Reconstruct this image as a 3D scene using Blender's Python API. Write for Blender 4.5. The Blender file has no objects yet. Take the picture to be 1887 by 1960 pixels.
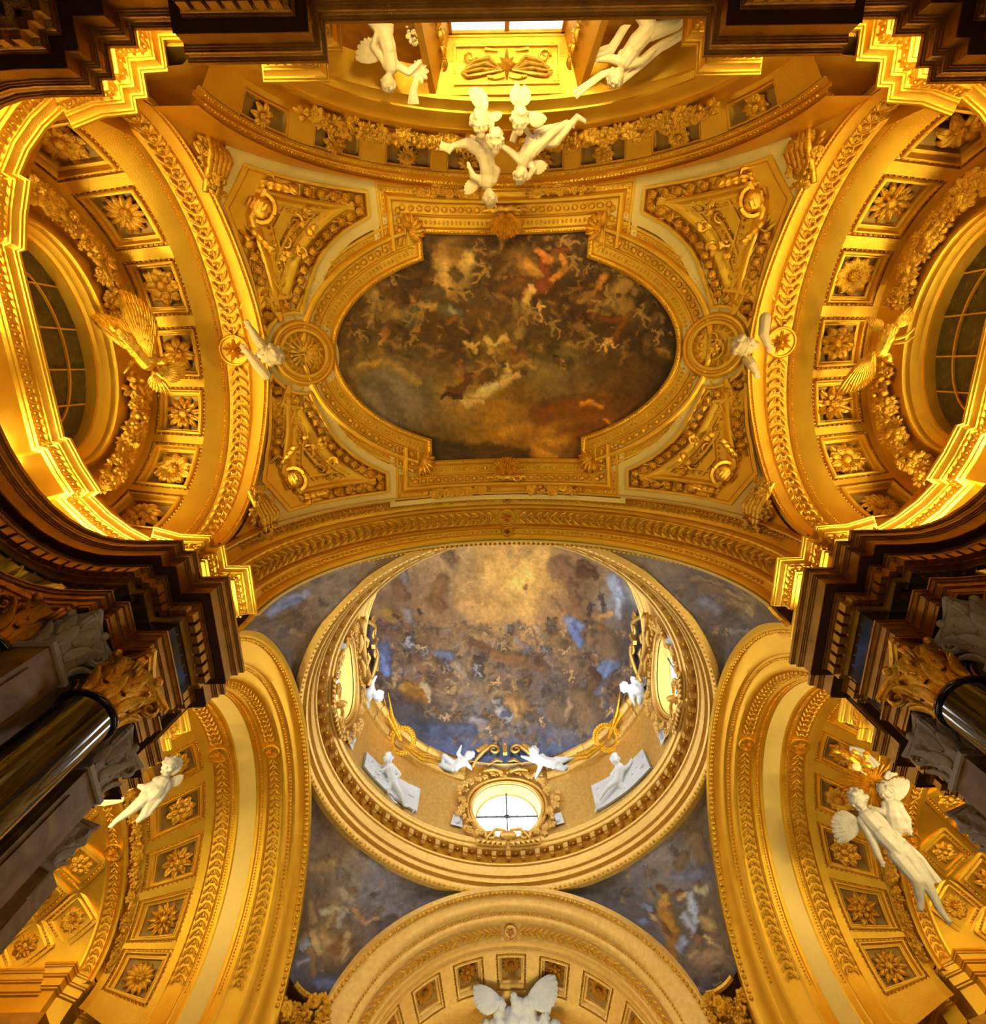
import bpy, bmesh, math, random
import numpy as np
from mathutils import Matrix, Vector, noise as mnoise
PI = math.pi
random.seed(7)
S = bpy.context.scene
COL = S.collection
# ---------------------------------------------------------------- camera
# church axes: x = 0 is the long axis, +y leads to the dome, z = 0 is the height of the lens
FPX, TILT, ROLL, CAMX, PX0, PY0 = 990.0, 0.276, 0.015, -0.475, 943.5, 980.0
cam = bpy.data.cameras.new('camera'); camo = bpy.data.objects.new('camera', cam); COL.objects.link(camo)
cam.sensor_fit = 'HORIZONTAL'; cam.sensor_width = 36.0; cam.lens = 36.0 * FPX / 1887.0
cam.clip_start = 0.05; cam.clip_end = 200
_R = Vector((1, 0, 0)); _D = Vector((0, math.cos(TILT), -math.sin(TILT)))
_V = Vector((0, math.sin(TILT), math.cos(TILT)))
_r = _R * math.cos(ROLL) + _D * math.sin(ROLL)
_d = _D * math.cos(ROLL) - _R * math.sin(ROLL)
_m = Matrix(((_r.x, -_d.x, -_V.x), (_r.y, -_d.y, -_V.y), (_r.z, -_d.z, -_V.z))).to_4x4()
_m.translation = (CAMX, 0, 0); camo.matrix_world = _m
S.camera = camo
# ---------------------------------------------------------------- world, exposure
W = bpy.data.worlds.new('world'); S.world = W; W.use_nodes = True
_bg = W.node_tree.nodes['Background']; _bg.inputs[0].default_value = (0.75, 0.86, 1.0, 1); _bg.inputs[1].default_value = 1.0
vs = S.view_settings; vs.view_transform = 'Standard'; vs.look = 'None'; vs.gamma = 1.0; vs.exposure = 0.0; vs.use_curve_mapping = False
S.cycles.max_bounces = 8; S.cycles.diffuse_bounces = 4; S.cycles.glossy_bounces = 4; S.cycles.transmission_bounces = 4
S.cycles.use_adaptive_sampling = True; S.cycles.adaptive_threshold = 0.04; S.cycles.sample_clamp_indirect = 6.0; S.cycles.caustics_reflective = False; S.cycles.caustics_refractive = False
WARM = (1.0, 0.80, 0.38); DAY = (0.93, 0.96, 1.0)
def area(name, loc, to, sx, sy, power, col, spread=PI):
    L = bpy.data.lights.new(name, 'AREA'); L.shape = 'RECTANGLE'; L.size = sx; L.size_y = sy; L.energy = power; L.color = col; L.spread = spread
    o = bpy.data.objects.new(name, L); COL.objects.link(o); o.location = loc
    o.rotation_euler = (Vector(to) - Vector(loc)).to_track_quat('-Z', 'Y').to_euler(); return o
# lamps lying out of sight on top of the dark entablature, shining up at the gilding
K = 1.45
for sg in (-1, 1):
    for x, y, tx, ty, p in [(6.75, 4.9, 4.5, 2.0, 120), (8.2, 3.9, 7.6, 1.2, 110), (9.35, 3.0, 8.0, .3, 110), (10.15, 1.2, 7.6, -.5, 120), (10.15, -1.6, 8.0, -1, 70),
                            (9.4, -3.7, 8.3, -2, 32), (6.9, -5.3, 4.5, -3.5, 30), (6.35, -4.75, 6.1, -6.6, 36), (4.2, -5.5, 3.6, -4.0, 32)]:
        area('cornice_lamp', (sg * x, y, 10.2), (sg * tx, ty, 16), 1.3, .25, p * K, WARM)
    for x, y, tx, ty, p in [(7.3, 7.9, 6.5, 9.5, 40), (8.9, 9.9, 9, 13, 60), (11.3, 10.1, 11, 14, 130), (12.6, 11.0, 12.5, 15, 110), (15.5, 12.0, 15, 15, 70), (11.6, 20.6, 11, 15, 70)]:
        area('cornice_lamp', (sg * x, y, 10.2), (sg * tx, ty, 16), 1.2, .25, p * K, WARM)
for x in (-1.8, 0, 1.8):
    area('cornice_lamp', (x, -6.3, 10.2), (x * .6, -6.7, 15), 1.3, .25, 55 * K, WARM, 1.5)
for x in (-4.2, 0, 4.2):
    area('cornice_lamp', (x, 23.6, 10.2), (x * .8, 24, 16), 1.6, .25, 45 * K, (1.0, .82, .5))
# added fill lights near the floor, out of view, lifting the vaults from below
area('nave_lamps', (0, 0, -1.3), (0, 0, 10), 7, 5, 130, (1.0, .70, .36))
area('nave_daylight', (0, 14, -1.3), (0, 14, 10), 8, 8, 260, (1.0, .82, .58))  # added warm fill under the crossing, no window there
# daylight standing in the four round windows of the drum
for a in range(4):
    an = a * PI / 2
    cx, cy = 6.75 * math.sin(an), 14 + 6.75 * math.cos(an)
    area('drum_daylight', (cx, cy, 21.1), (0, 14, 23.5 if a == 0 else 22.5), 2.6, 2.6, 330, DAY)
# ---------------------------------------------------------------- helpers
WM = {}
def link(o): COL.objects.link(o); return o
def inv(M): return M.inverted()
def put(name, mesh, parent=None, M=None, label=None, cat=None, group=None, kind=None):
    o = link(bpy.data.objects.new(name, mesh)); M = M or Matrix.Identity(4)
    o.matrix_basis = M
    if parent is not None: o.parent = parent; o.matrix_parent_inverse = inv(WM[parent.name])
    WM[o.name] = M
    return tag(o, label, cat, group, kind)
def tag(o, label=None, cat=None, group=None, kind=None):
    if label: o['label'] = label
    if cat: o['category'] = cat
    if group: o['group'] = group
    if kind: o['kind'] = kind
    return o
def thing(name, label, cat, loc=(0, 0, 0), group=None, M=None):
    return put(name, None, None, M or Matrix.Translation(loc), label, cat, group)
def mk(name, V, F, mat, smooth=True, ang=38, uv=None):
    m = bpy.data.meshes.new(name); m.from_pydata([tuple(v) for v in V], [], F)
    if smooth:
        m.shade_smooth()
        if ang < 179: m.set_sharp_from_angle(angle=math.radians(ang))
    m.materials.append(mat); return m
class MB:
    def __init__(s): s.V = []; s.F = []
    def add(s, V, F, M=None):
        o = len(s.V)
        s.V += [tuple(M @ Vector(v)) for v in V] if M is not None else [tuple(v) for v in V]
        s.F += [tuple(i + o for i in f) for f in F]; return s
    def grid(s, rows, closed=False, capends=False):
        o = len(s.V); n = len(rows[0])
        for r in rows: s.V += [tuple(p) for p in r]
        for i in range(len(rows) - 1):
            for j in range(n - (0 if closed else 1)):
                k = (j + 1) % n
                s.F.append((o + i * n + j, o + i * n + k, o + (i + 1) * n + k, o + (i + 1) * n + j))
        if capends:
            s.F.append(tuple(o + j for j in range(n))); s.F.append(tuple(o + (len(rows) - 1) * n + j for j in range(n)))
        return s
    def box(s, a, b, M=None):
        x0, y0, z0 = a; x1, y1, z1 = b
        return s.add([(x0, y0, z0), (x1, y0, z0), (x1, y1, z0), (x0, y1, z0), (x0, y0, z1), (x1, y0, z1), (x1, y1, z1), (x0, y1, z1)],
                     [(0, 3, 2, 1), (4, 5, 6, 7), (0, 1, 5, 4), (1, 2, 6, 5), (2, 3, 7, 6), (3, 0, 4, 7)], M)
    def ball(s, c, r, M=None, nu=6, nv=8):
        if not isinstance(r, (tuple, list)): r = (r, r, r)
        V = [(c[0], c[1], c[2] + r[2])]; F = []
        for i in range(1, nu):
            t = PI * i / nu
            for j in range(nv):
                p = 2 * PI * j / nv; V.append((c[0] + r[0] * math.sin(t) * math.cos(p), c[1] + r[1] * math.sin(t) * math.sin(p), c[2] + r[2] * math.cos(t)))
        V.append((c[0], c[1], c[2] - r[2])); L = len(V) - 1
        for j in range(nv):
            F.append((0, 1 + j, 1 + (j + 1) % nv)); F.append((L, 1 + (nu - 2) * nv + (j + 1) % nv, 1 + (nu - 2) * nv + j))
        for i in range(nu - 2):
            for j in range(nv):
                a = 1 + i * nv + j; b = 1 + i * nv + (j + 1) % nv; F.append((a, a + nv, b + nv, b))
        return s.add(V, F, M)
    def tube(s, pts, rad, n=6, cap=True, M=None):
        pts = [Vector(p) for p in pts]
        if not isinstance(rad, (list, tuple)): rad = [rad] * len(pts)
        rows = []; up = None
        for i, p in enumerate(pts):
            t = (pts[min(i + 1, len(pts) - 1)] - pts[max(i - 1, 0)])
            t = t.normalized() if t.length > 1e-9 else Vector((0, 0, 1))
            if up is None: up = t.orthogonal().normalized()
            up = (up - t * up.dot(t)); up = up.normalized() if up.length > 1e-6 else t.orthogonal().normalized()
            b = t.cross(up)
            rows.append([p + (up * math.cos(2 * PI * k / n) + b * math.sin(2 * PI * k / n)) * rad[i] for k in range(n)])
        m = MB(); m.grid(rows, True, cap); return s.add(m.V, m.F, M)
    def mesh(s, name, mat, smooth=True, ang=38): return mk(name, s.V, s.F, mat, smooth, ang)
# ---------------------------------------------------------------- materials
def nt(name):
    m = bpy.data.materials.new(name); m.use_nodes = True; return m, m.node_tree, m.node_tree.nodes['Principled BSDF']
def gold_mat(name, c, c2, metallic=.95, rough=.36, bump=.02, scale=6.0, fine=60.0):
    m, t, b = nt(name); N = t.nodes; L = t.links
    tc = N.new('ShaderNodeTexCoord'); n1 = N.new('ShaderNodeTexNoise'); n1.inputs['Scale'].default_value = scale; n1.inputs['Detail'].default_value = 6
    L.new(tc.outputs['Object'], n1.inputs['Vector'])
    rp = N.new('ShaderNodeValToRGB'); rp.color_ramp.elements[0].position = .30; rp.color_ramp.elements[0].color = (*c2, 1); rp.color_ramp.elements[1].position = .70; rp.color_ramp.elements[1].color = (*c, 1)
    L.new(n1.outputs['Fac'], rp.inputs['Fac']); L.new(rp.outputs['Color'], b.inputs['Base Color'])
    b.inputs['Metallic'].default_value = metallic; b.inputs['Roughness'].default_value = rough
    n2 = N.new('ShaderNodeTexNoise'); n2.inputs['Scale'].default_value = fine; n2.inputs['Detail'].default_value = 4
    L.new(tc.outputs['Object'], n2.inputs['Vector'])
    bp = N.new('ShaderNodeBump'); bp.inputs['Strength'].default_value = .5; bp.inputs['Distance'].default_value = bump
    L.new(n2.outputs['Fac'], bp.inputs['Height']); L.new(bp.outputs['Normal'], b.inputs['Normal'])
    mr = N.new('ShaderNodeMapRange'); mr.inputs['To Min'].default_value = rough - .08; mr.inputs['To Max'].default_value = rough + .14
    L.new(n1.outputs['Fac'], mr.inputs['Value']); L.new(mr.outputs['Result'], b.inputs['Roughness'])
    return m
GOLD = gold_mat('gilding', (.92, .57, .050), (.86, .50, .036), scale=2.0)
GOLD2 = gold_mat('gilded_ornament', (.95, .60, .06), (.70, .36, .022), rough=.27, scale=9)
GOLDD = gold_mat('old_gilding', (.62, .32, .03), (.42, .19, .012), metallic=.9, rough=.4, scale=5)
GOLDP = gold_mat('pale_gilding', (.92, .64, .20), (.78, .50, .12), metallic=.8, rough=.36)
GOLDB = gold_mat('dull_brown_gilding', (.42, .27, .07), (.28, .17, .04), metallic=.9, rough=.44, scale=4)  # darker, browner gilding for the sunk fields of the coffers
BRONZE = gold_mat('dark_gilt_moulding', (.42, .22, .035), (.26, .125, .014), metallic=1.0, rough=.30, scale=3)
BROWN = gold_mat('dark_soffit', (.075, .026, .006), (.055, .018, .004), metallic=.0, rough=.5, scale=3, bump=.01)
STUCCO = gold_mat('cream_stucco', (.92, .70, .34), (.84, .60, .26), metallic=0, rough=.55, bump=.012, scale=8)
BAND = gold_mat('cream_band', (.97, .70, .20), (.94, .65, .17), metallic=.3, rough=.5, bump=.006, scale=8)
MARBLE = gold_mat('white_marble', (.86, .88, .90), (.74, .77, .80), metallic=0, rough=.4, bump=.01, scale=5)
GREY = gold_mat('grey_stucco', (.66, .54, .40), (.52, .42, .3), metallic=0, rough=.5, bump=.02, scale=5)
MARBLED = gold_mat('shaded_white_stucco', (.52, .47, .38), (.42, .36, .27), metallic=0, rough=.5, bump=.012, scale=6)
def stone_mat(name, c0, c1, c2, scale, rough, veins=None):
    m, t, b = nt(name); N = t.nodes; L = t.links
    tc = N.new('ShaderNodeTexCoord'); n1 = N.new('ShaderNodeTexNoise'); n1.inputs['Scale'].default_value = scale; n1.inputs['Detail'].default_value = 9; n1.inputs['Distortion'].default_value = 1.4
    L.new(tc.outputs['Object'], n1.inputs['Vector']); rp = N.new('ShaderNodeValToRGB'); e = rp.color_ramp.elements
    e[0].position = .3; e[0].color = (*c0, 1); e[1].position = .7; e[1].color = (*c2, 1); k = e.new(.52); k.color = (*c1, 1)
    L.new(n1.outputs['Fac'], rp.inputs['Fac']); L.new(rp.outputs['Color'], b.inputs['Base Color']); b.inputs['Roughness'].default_value = rough
    b.inputs['Coat Weight'].default_value = .5 if rough < .2 else 0
    return m
BLACKM = stone_mat('black_marble', (.008, .005, .003), (.02, .010, .006), (.06, .03, .014), 3.0, .08)
FRIEZEM = stone_mat('dark_green_marble', (.006, .005, .002), (.014, .010, .004), (.03, .022, .008), 3.0, .07)
PILM = stone_mat('brown_marble', (.20, .10, .022), (.32, .18, .045), (.44, .27, .085), 2.2, .5)
FLOORM = stone_mat('floor_marble', (.35, .30, .24), (.45, .40, .33), (.55, .5, .42), 1.0, .2)
def emis(name, c, s):
    m, t, b = nt(name); b.inputs['Base Color'].default_value = (*c, 1); b.inputs['Emission Color'].default_value = (*c, 1); b.inputs['Emission Strength'].default_value = s; return m
PANE = emis('daylit_pane', (.93, .97, 1.0), 5.0)
LEAD = gold_mat('window_iron', (.10, .11, .13), (.07, .08, .09), metallic=.3, rough=.5)
def vc_mat(name, rough=.6):
    m, t, b = nt(name); N = t.nodes; L = t.links
    a = N.new('ShaderNodeAttribute'); a.attribute_name = 'paint'; tc = N.new('ShaderNodeTexCoord')
    n = N.new('ShaderNodeTexNoise'); n.inputs['Scale'].default_value = 5; n.inputs['Detail'].default_value = 10; n.inputs['Roughness'].default_value = .7
    L.new(tc.outputs['Object'], n.inputs['Vector']); mr = N.new('ShaderNodeMapRange'); mr.inputs['To Min'].default_value = .62; mr.inputs['To Max'].default_value = 1.38
    L.new(n.outputs['Fac'], mr.inputs['Value']); mx = N.new('ShaderNodeVectorMath'); mx.operation = 'SCALE'
    L.new(a.outputs['Color'], mx.inputs[0]); L.new(mr.outputs['Result'], mx.inputs['Scale']); L.new(mx.outputs['Vector'], b.inputs['Base Color'])
    b.inputs['Roughness'].default_value = rough; b.inputs['Specular IOR Level'].default_value = .25; return m
FRESCO = vc_mat('fresco_paint')
# ---------------------------------------------------------------- measuring: a line of sight of the survey camera, in church axes
def ray(px, py):
    dx, dy = px - PX0, py - PY0; c, s = math.cos(ROLL), math.sin(ROLL)
    X = (c * dx - s * dy) / FPX; Y = (s * dx + c * dy) / FPX; St, Ct = math.sin(TILT), math.cos(TILT)
    return Vector((X, St + Y * Ct, Ct - Y * St))
def at(px, py, X=None, Y=None, Z=None):
    d = ray(px, py)
    k = (X - CAMX) / d.x if X is not None else (Y / d.y if Y is not None else Z / d.z)
    return Vector((d.x * k + CAMX, d.y * k, d.z * k))
def project(P):
    """survey pixel of an array of points (n,3)"""
    P = np.asarray(P, float) - np.array([CAMX, 0, 0]); r, d, v = (np.array(a) for a in (_r, _d, _V))
    w = P @ v; return PX0 + FPX * (P @ r) / w, PY0 + FPX * (P @ d) / w
def hit(px, py, f, z0=8., z1=30.):
    """where the line of sight meets the height field z = f(x, y)"""
    d = ray(px, py); last = None
    for i in range(241):
        z = z0 + (z1 - z0) * i / 240; x, y = d.x * z / d.z + CAMX, d.y * z / d.z; g = z - f(x, y)
        if last is not None and (last[1] < 0) != (g < 0):
            a, b = last[0], z
            for _ in range(24):
                m = (a + b) / 2; gm = m - f(d.x * m / d.z + CAMX, d.y * m / d.z)
                if (gm < 0) == (last[1] < 0): a = m
                else: b = m
            return Vector((d.x * a / d.z + CAMX, d.y * a / d.z, a))
        last = (z, g)
    return at(px, py, Z=16)
# ---------------------------------------------------------------- sweep of a profile along a plan path with mitred corners
def offset_path(P, d, closed=False):
    n = len(P); out = []
    for i in range(n):
        a = P[i - 1] if (i > 0 or closed) else None; b = P[(i + 1) % n] if (i < n - 1 or closed) else None
        ns = []
        for u, v in ((a, P[i]), (P[i], b)):
            if u is None or v is None: continue
            e = np.array(v) - np.array(u); l = np.hypot(*e)
            if l < 1e-9: continue
            ns.append(np.array([-e[1], e[0]]) / l)
        if len(ns) == 2:
            dt = 1 + ns[0] @ ns[1]; m = (ns[0] + ns[1]) / max(dt, .25)
        else: m = ns[0]
        out.append((P[i][0] + m[0] * d, P[i][1] + m[1] * d))
    return out
def sweep(path, prof, closed=False):
    m = MB(); rows = [[(x, y, z) for x, y in offset_path(path, d, closed)] for d, z in prof]
    m.grid(rows, closed); return m
def mirror(path): return [(-x, y) for x, y in path]
def walk(pts, step, off=None):
    """points and tangents every step along a polyline of Vectors"""
    out = []; pts = [Vector(p) for p in pts]; L = sum((pts[i + 1] - pts[i]).length for i in range(len(pts) - 1))
    n = max(1, round(L / step)); st = L / n; nxt = st * .5; acc = 0
    for i in range(len(pts) - 1):
        e = pts[i + 1] - pts[i]; l = e.length
        while nxt <= acc + l + 1e-9:
            out.append((pts[i] + e * ((nxt - acc) / max(l, 1e-9)), e.normalized())); nxt += st
        acc += l
    return out
def frame(P, T, N, s=1.0):
    T = Vector(T).normalized(); N = Vector(N); N = (N - T * N.dot(T)).normalized(); B = N.cross(T)
    M = Matrix(((T.x, B.x, N.x), (T.y, B.y, N.y), (T.z, B.z, N.z))).to_4x4()
    for i in range(3):
        for j in range(3): M[i][j] *= s if not isinstance(s, tuple) else s[j]
    M.translation = P; return M
# ---------------------------------------------------------------- curved surfaces
class Arch:
    """barrel, arch or splay: table of (s, a, b) along the axis, elliptical section; P(s, t, d) with t from 0 to pi, d > 0 recessed"""
    def __init__(s, axis, sg, c, z0, tab, skew=None): s.skew = skew; s.ax, s.sg, s.c, s.z0, s.tab = axis, sg, c, z0, tab; s.S = [r[0] for r in tab]; s.A = [r[1] for r in tab]; s.B = [r[2] for r in tab]
    def P(s, u, t, d=0.0):
        a = float(np.interp(u, s.S, s.A)) + d; b = float(np.interp(u, s.S, s.B)) + d
        q = s.c + a * math.cos(t); z = s.z0 + b * math.sin(t)
        if s.skew: u += .27 * max(0, min(1, (7.5 - u) / .5)) * (1 - math.exp(-3 * math.cos(t) ** 2))
        if s.skew: u = u + s.skew[0] * max(0, min(1.3, (u - s.skew[1]) / s.skew[2])) * abs(math.cos(t)) ** 4
        return Vector((s.sg * u, q, z)) if s.ax == 'x' else Vector((q, s.sg * u, z))
    def N(s, u, t):
        e = 1e-3; T = s.P(u, t + e) - s.P(u, t - e); D = s.P(u + e, t) - s.P(u - e, t); n = T.cross(D).normalized()
        p = s.P(u, t); c = Vector((p.x, s.c, s.z0)) if s.ax == 'x' else Vector((s.c, p.y, s.z0))
        return n if n.dot(c - p) > 0 else -n
    def F(s, u, t, d=0.0, sc=1.0, rot=0.0, along=True):
        e = 1e-3; T = s.P(u, t + e, d) - s.P(u, t - e, d)
        if not along: T = s.P(u + e, t, d) - s.P(u - e, t, d)
        return frame(s.P(u, t, d), T, s.N(u, t), sc) @ Matrix.Rotation(rot, 4, 'Z')
    def mould(s, prof, t0=0.0, t1=PI, n=72, m=None):
        m = m or MB(); m.grid([[s.P(u, t0 + (t1 - t0) * i / n, d) for i in range(n + 1)] for u, d in prof]); return m
    def ts(s, u, step, t0=0.0, t1=PI):
        """angles spaced evenly by arc length"""
        n = 400; tt = [t0 + (t1 - t0) * i / n for i in range(n + 1)]; pp = [s.P(u, t) for t in tt]
        L = [0]
        for i in range(n): L.append(L[-1] + (pp[i + 1] - pp[i]).length)
        k = max(1, round(L[-1] / step)); return [float(np.interp(L[-1] * (i + .5) / k, L, tt)) for i in range(k)]
def coffer_mesh(A, s0, s1, t0, t1, steps, mat, name):
    """a sunk square field with stepped sides; steps = (inset, depth)"""
    m = MB(); rows = []; mid = (t0 + t1) / 2; e = 1e-3
    R = (A.P((s0 + s1) / 2, mid + e) - A.P((s0 + s1) / 2, mid - e)).length / (2 * e)
    for ins, d in steps:
        a, b, c, f = s0 + ins, s1 - ins, t0 + ins / R, t1 - ins / R
        loop = [(a, c + (f - c) * k / 4) for k in range(4)] + [(a + (b - a) * k / 4, f) for k in range(4)] + [(b, f + (c - f) * k / 4) for k in range(4)] + [(b + (a - b) * k / 4, c) for k in range(4)]
        rows.append([A.P(u, t, d) for u, t in loop])
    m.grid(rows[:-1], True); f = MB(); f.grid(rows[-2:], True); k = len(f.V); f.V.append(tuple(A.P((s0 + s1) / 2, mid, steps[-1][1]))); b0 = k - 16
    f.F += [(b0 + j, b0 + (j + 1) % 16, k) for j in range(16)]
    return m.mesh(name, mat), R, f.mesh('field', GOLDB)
# ---- small repeated ornaments, one mesh each
def link_mesh(name='guilloche_link', mat=None):
    m = MB()
    for sy in (-1, 1):
        m.tube([(-.60, sy * .46, .06), (-.25, sy * .40, .26), (.12, sy * .22, .30), (.46, sy * .03, .12)], [.05, .13, .12, .06], 5)
        m.tube([(-.30, sy * .10, .08), (.0, sy * .14, .24), (.22, sy * .30, .1)], [.03, .07, .03], 4)
    m.ball((-.14, 0, .16), (.15, .12, .20), nu=4, nv=6); return m.mesh(name, mat or GOLD2, ang=80)
def leafball(name='leaf_ball', mat=None):
    m = MB(); m.ball((0, 0, .26), (.46, .46, .44), nu=6, nv=9)
    for k in range(4):
        a = k * PI / 2 + .5; c, s = math.cos(a), math.sin(a)
        m.tube([(c * .46, s * .46, .1), (c * .40, s * .40, .42), (c * .10, s * .10, .72)], [.06, .13, .05], 5)
    return m.mesh(name, mat or GOLD2, ang=70)
def petal(L=1.0, w=.36, lift=.25, curl=.2, cup=.12, nx=5):
    """leaf along +x rising along z"""
    rows = []
    for i in range(nx + 1):
        u = i / nx; h = w * math.sin(PI * min(1, .12 + u * .78)) ** .7 * (1 if u < .98 else .62); x = L * u
        z = lift * math.sin(u * PI * .62) - curl * u ** 3
        rows.append([(x, -h, z), (x, -h * .45, z + cup), (x, 0, z + cup * .45), (x, h * .45, z + cup), (x, h, z)])
    m = MB(); m.grid(rows)
    # underside keeps the petal solid
    rows2 = [[(p[0], p[1], p[2] - .09) for p in r] for r in rows]; m.grid(rows2)
    for e in (0, 4): m.grid([[r[e] for r in rows], [r[e] for r in rows2]])
    m.grid([rows[-1], rows2[-1]]); return m
PETALS = {}
def petal_mesh(kind, mat):
    k = (kind, mat.name)
    if k not in PETALS:
        PETALS[k] = {'round': petal(1, .36, .30, .16, .13), 'long': petal(1, .20, .26, .22, .09), 'curl': petal(1, .33, .52, .50, .16), 'leaf': petal(1, .27, .12, -.1, .14)}[kind].mesh('petal', mat, ang=60)
    return PETALS[k]
BUDS = {}
def bud_mesh(kind, mat):
    k = (kind, mat.name)
    if k not in BUDS:
        m = MB(); m.ball((0, 0, .08), (.30, .30, .26), nu=6, nv=10)
        if kind:
            for r, n, z in ((.20, 7, .25), (.06, 3, .34)):
                for i in range(n): a = 2 * PI * i / n; m.ball((r * math.cos(a), r * math.sin(a), z), .085, nu=4, nv=5)
        BUDS[k] = m.mesh('bud', mat, ang=80)
    return BUDS[k]
def rosette(M, rad, spec, label, cat='rosette', group=None, mat=None, nm='rosette', bud=1):
    """spec: rings of (petal kind, count, length share, lift)"""
    mat = mat or GOLD2; t = thing(nm, label, cat, M=M, group=group); k0 = random.random() * .4
    for kind, n, L, z in spec:
        for i in range(n):
            Q = M @ Matrix.Rotation(k0 + 2 * PI * i / n, 4, 'Z') @ Matrix.Translation((.16 * rad, 0, z * rad)) @ Matrix.Diagonal((rad * L, rad * L, rad * .9, 1))
            put('petal', petal_mesh(kind, mat), t, Q)
        k0 += PI / n
    put('bud', bud_mesh(bud, mat), t, M @ Matrix.Translation((0, 0, .12 * rad)) @ Matrix.Scale(rad * 1.05, 4)); return t
SPECS = [[('round', 8, .80, .02), ('leaf', 8, .98, -.05)], [('long', 14, .86, .03)], [('round', 6, .62, .14), ('round', 8, .92, .0)], [('curl', 7, .85, .04)],
         [('long', 12, .92, .0), ('long', 8, .55, .16)], [('round', 10, .9, .0)], [('curl', 6, .6, .18), ('curl', 8, .95, .0)], [('leaf', 9, .95, .02), ('round', 6, .5, .14)]]
SPECN = ['eight round petals', 'fourteen narrow petals', 'two rings of round petals', 'seven curled petals', 'two rings of narrow petals', 'ten round petals', 'two rings of curled petals', 'nine broad leaves']
def beads(m, pts, r, nrm=None, stretch=1.0, nu=4, nv=5):
    for p in pts: m.ball(p, r, nu=nu, nv=nv)
    return m
def part(name, m, parent, mat, kind=None, ang=38, label=None): return put(name, m.mesh(name, mat, ang=ang), parent, None, label, kind=kind)
def struct(name, m, mat, ang=38): return put(name, m.mesh(name, mat, ang=ang), kind='structure')
# ---------------------------------------------------------------- floor and plan
sh = MB(); sh.box((-21, -10, -2), (21, 28, 34)); struct('wall_outer', sh, GOLDD)
fl = MB(); fl.box((-20, -9, -1.8), (20, 32, -1.6)); struct('floor', fl, FLOORM)
YB = -.5
def arc_niche(x0, depth, half, yc, n=22, p=2.4):
    out = []
    for i in range(n + 1):
        t = math.cos(PI * i / n); ct = abs(t) ** .8 * (1 if t > 0 else -1)
        out.append((x0 - depth * (1 - abs(ct) ** p) ** (1 / p), yc - half * ct))
    return out
dark_half = [(0, -5.27), (-3.02, -5.27), (-3.02, -4.75), (-5.26, -4.75), (-5.26, -5.22), (-6.05, -5.22), (-6.05, -4.99), (-6.52, -4.99), (-6.52, -4.56), (-6.74, -4.56), (-6.74, -4.34)]
dark_half += arc_niche(-7.6, 2.42, 3.84, YB)
dark_half += [(-6.82, 3.34), (-6.82, 3.57), (-6.57, 3.57), (-6.57, 4.15), (-6.0, 4.15), (-6.0, 6.41), (-6.5, 6.41), (-6.5, 6.95), (-7.05, 6.98), (-8.22, 8.12), (-8.22, 8.72), (-8.78, 8.78), (-8.78, 9.33), (-14.0, 9.33)]
gold_half = [(-3.12, -7.1), (-3.12, -5.6), (-3.4, -5.6), (-3.4, -5.13), (-4.62, -5.13), (-4.62, -5.8), (-6.36, -5.8), (-6.36, -5.32), (-6.82, -5.3), (-6.82, -4.91), (-7.05, -4.9), (-7.05, -4.67)]
_n = [(-7.05, -4.67), (-7.7, -4.62), (-8.32, -4.43), (-8.42, -4.73), (-8.85, -4.45), (-9.25, -4.08), (-9.54, -3.69), (-9.35, -3.58), (-9.6, -2.98), (-9.78, -2.37), (-9.91, -2.33)]
gold_half += _n[1:] + [(x, -.96 - y) for x, y in reversed(_n)][:-1]
gold_half += [(-7.02, 3.70), (-7.02, 3.94), (-6.77, 3.95), (-6.77, 4.46), (-6.24, 4.47), (-6.25, 5.72), (-6.85, 5.75), (-6.85, 6.6), (-8.45, 8.2), (-8.45, 9.05), (-9.05, 9.1), (-9.05, 9.62), (-14.2, 9.62)]
CORN = [(0, 10.06), (0, 9.985), (.02, 9.98), (.02, 9.955), (.05, 9.94), (.062, 9.90), (.058, 9.87), (.04, 9.84), (.05, 9.81), (.075, 9.80), (.075, 9.775), (.095, 9.77), (.095, 9.735), (.115, 9.73), (.115, 9.47), (.13, 9.465), (.13, 9.44), (.10, 9.42)]
BED = [(.27, 9.42), (.27, 9.385), (.285, 9.38), (.285, 9.345), (.30, 9.34), (.315, 9.30), (.31, 9.275), (.34, 9.25), (.42, 9.23), (.42, 9.02), (.37, 9.01), (.37, 8.965), (.41, 8.95), (.46, 8.90)]
ARCT = [(.46, 8.42), (.36, 8.41), (.36, 8.375), (.38, 8.37), (.40, 8.33), (.39, 8.30), (.415, 8.29), (.415, 8.16), (.43, 8.155), (.425, 8.13), (.445, 8.12), (.445, 7.99), (.46, 7.985), (.46, 7.93), (1.1, 7.93)]
GCOR = [(.5, 11.53), (0, 11.5), (0, 11.44), (.025, 11.43), (.025, 11.38), (.05, 11.37), (.09, 11.30), (.09, 11.24), (.12, 11.23), (.12, 11.19), (.17, 11.17), (.185, 10.99), (.23, 10.97), (.23, 10.93), (.29, 10.90), (.29, 9.95)]
DENT = MB().box((-.075, -.08, -.10), (.075, .07, .09)).mesh('dentil', GOLDD, smooth=False)
DROP = MB().box((-.075, -.075, -.07), (.075, .06, .09)).mesh('dentil', BRONZE, smooth=False)
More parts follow.
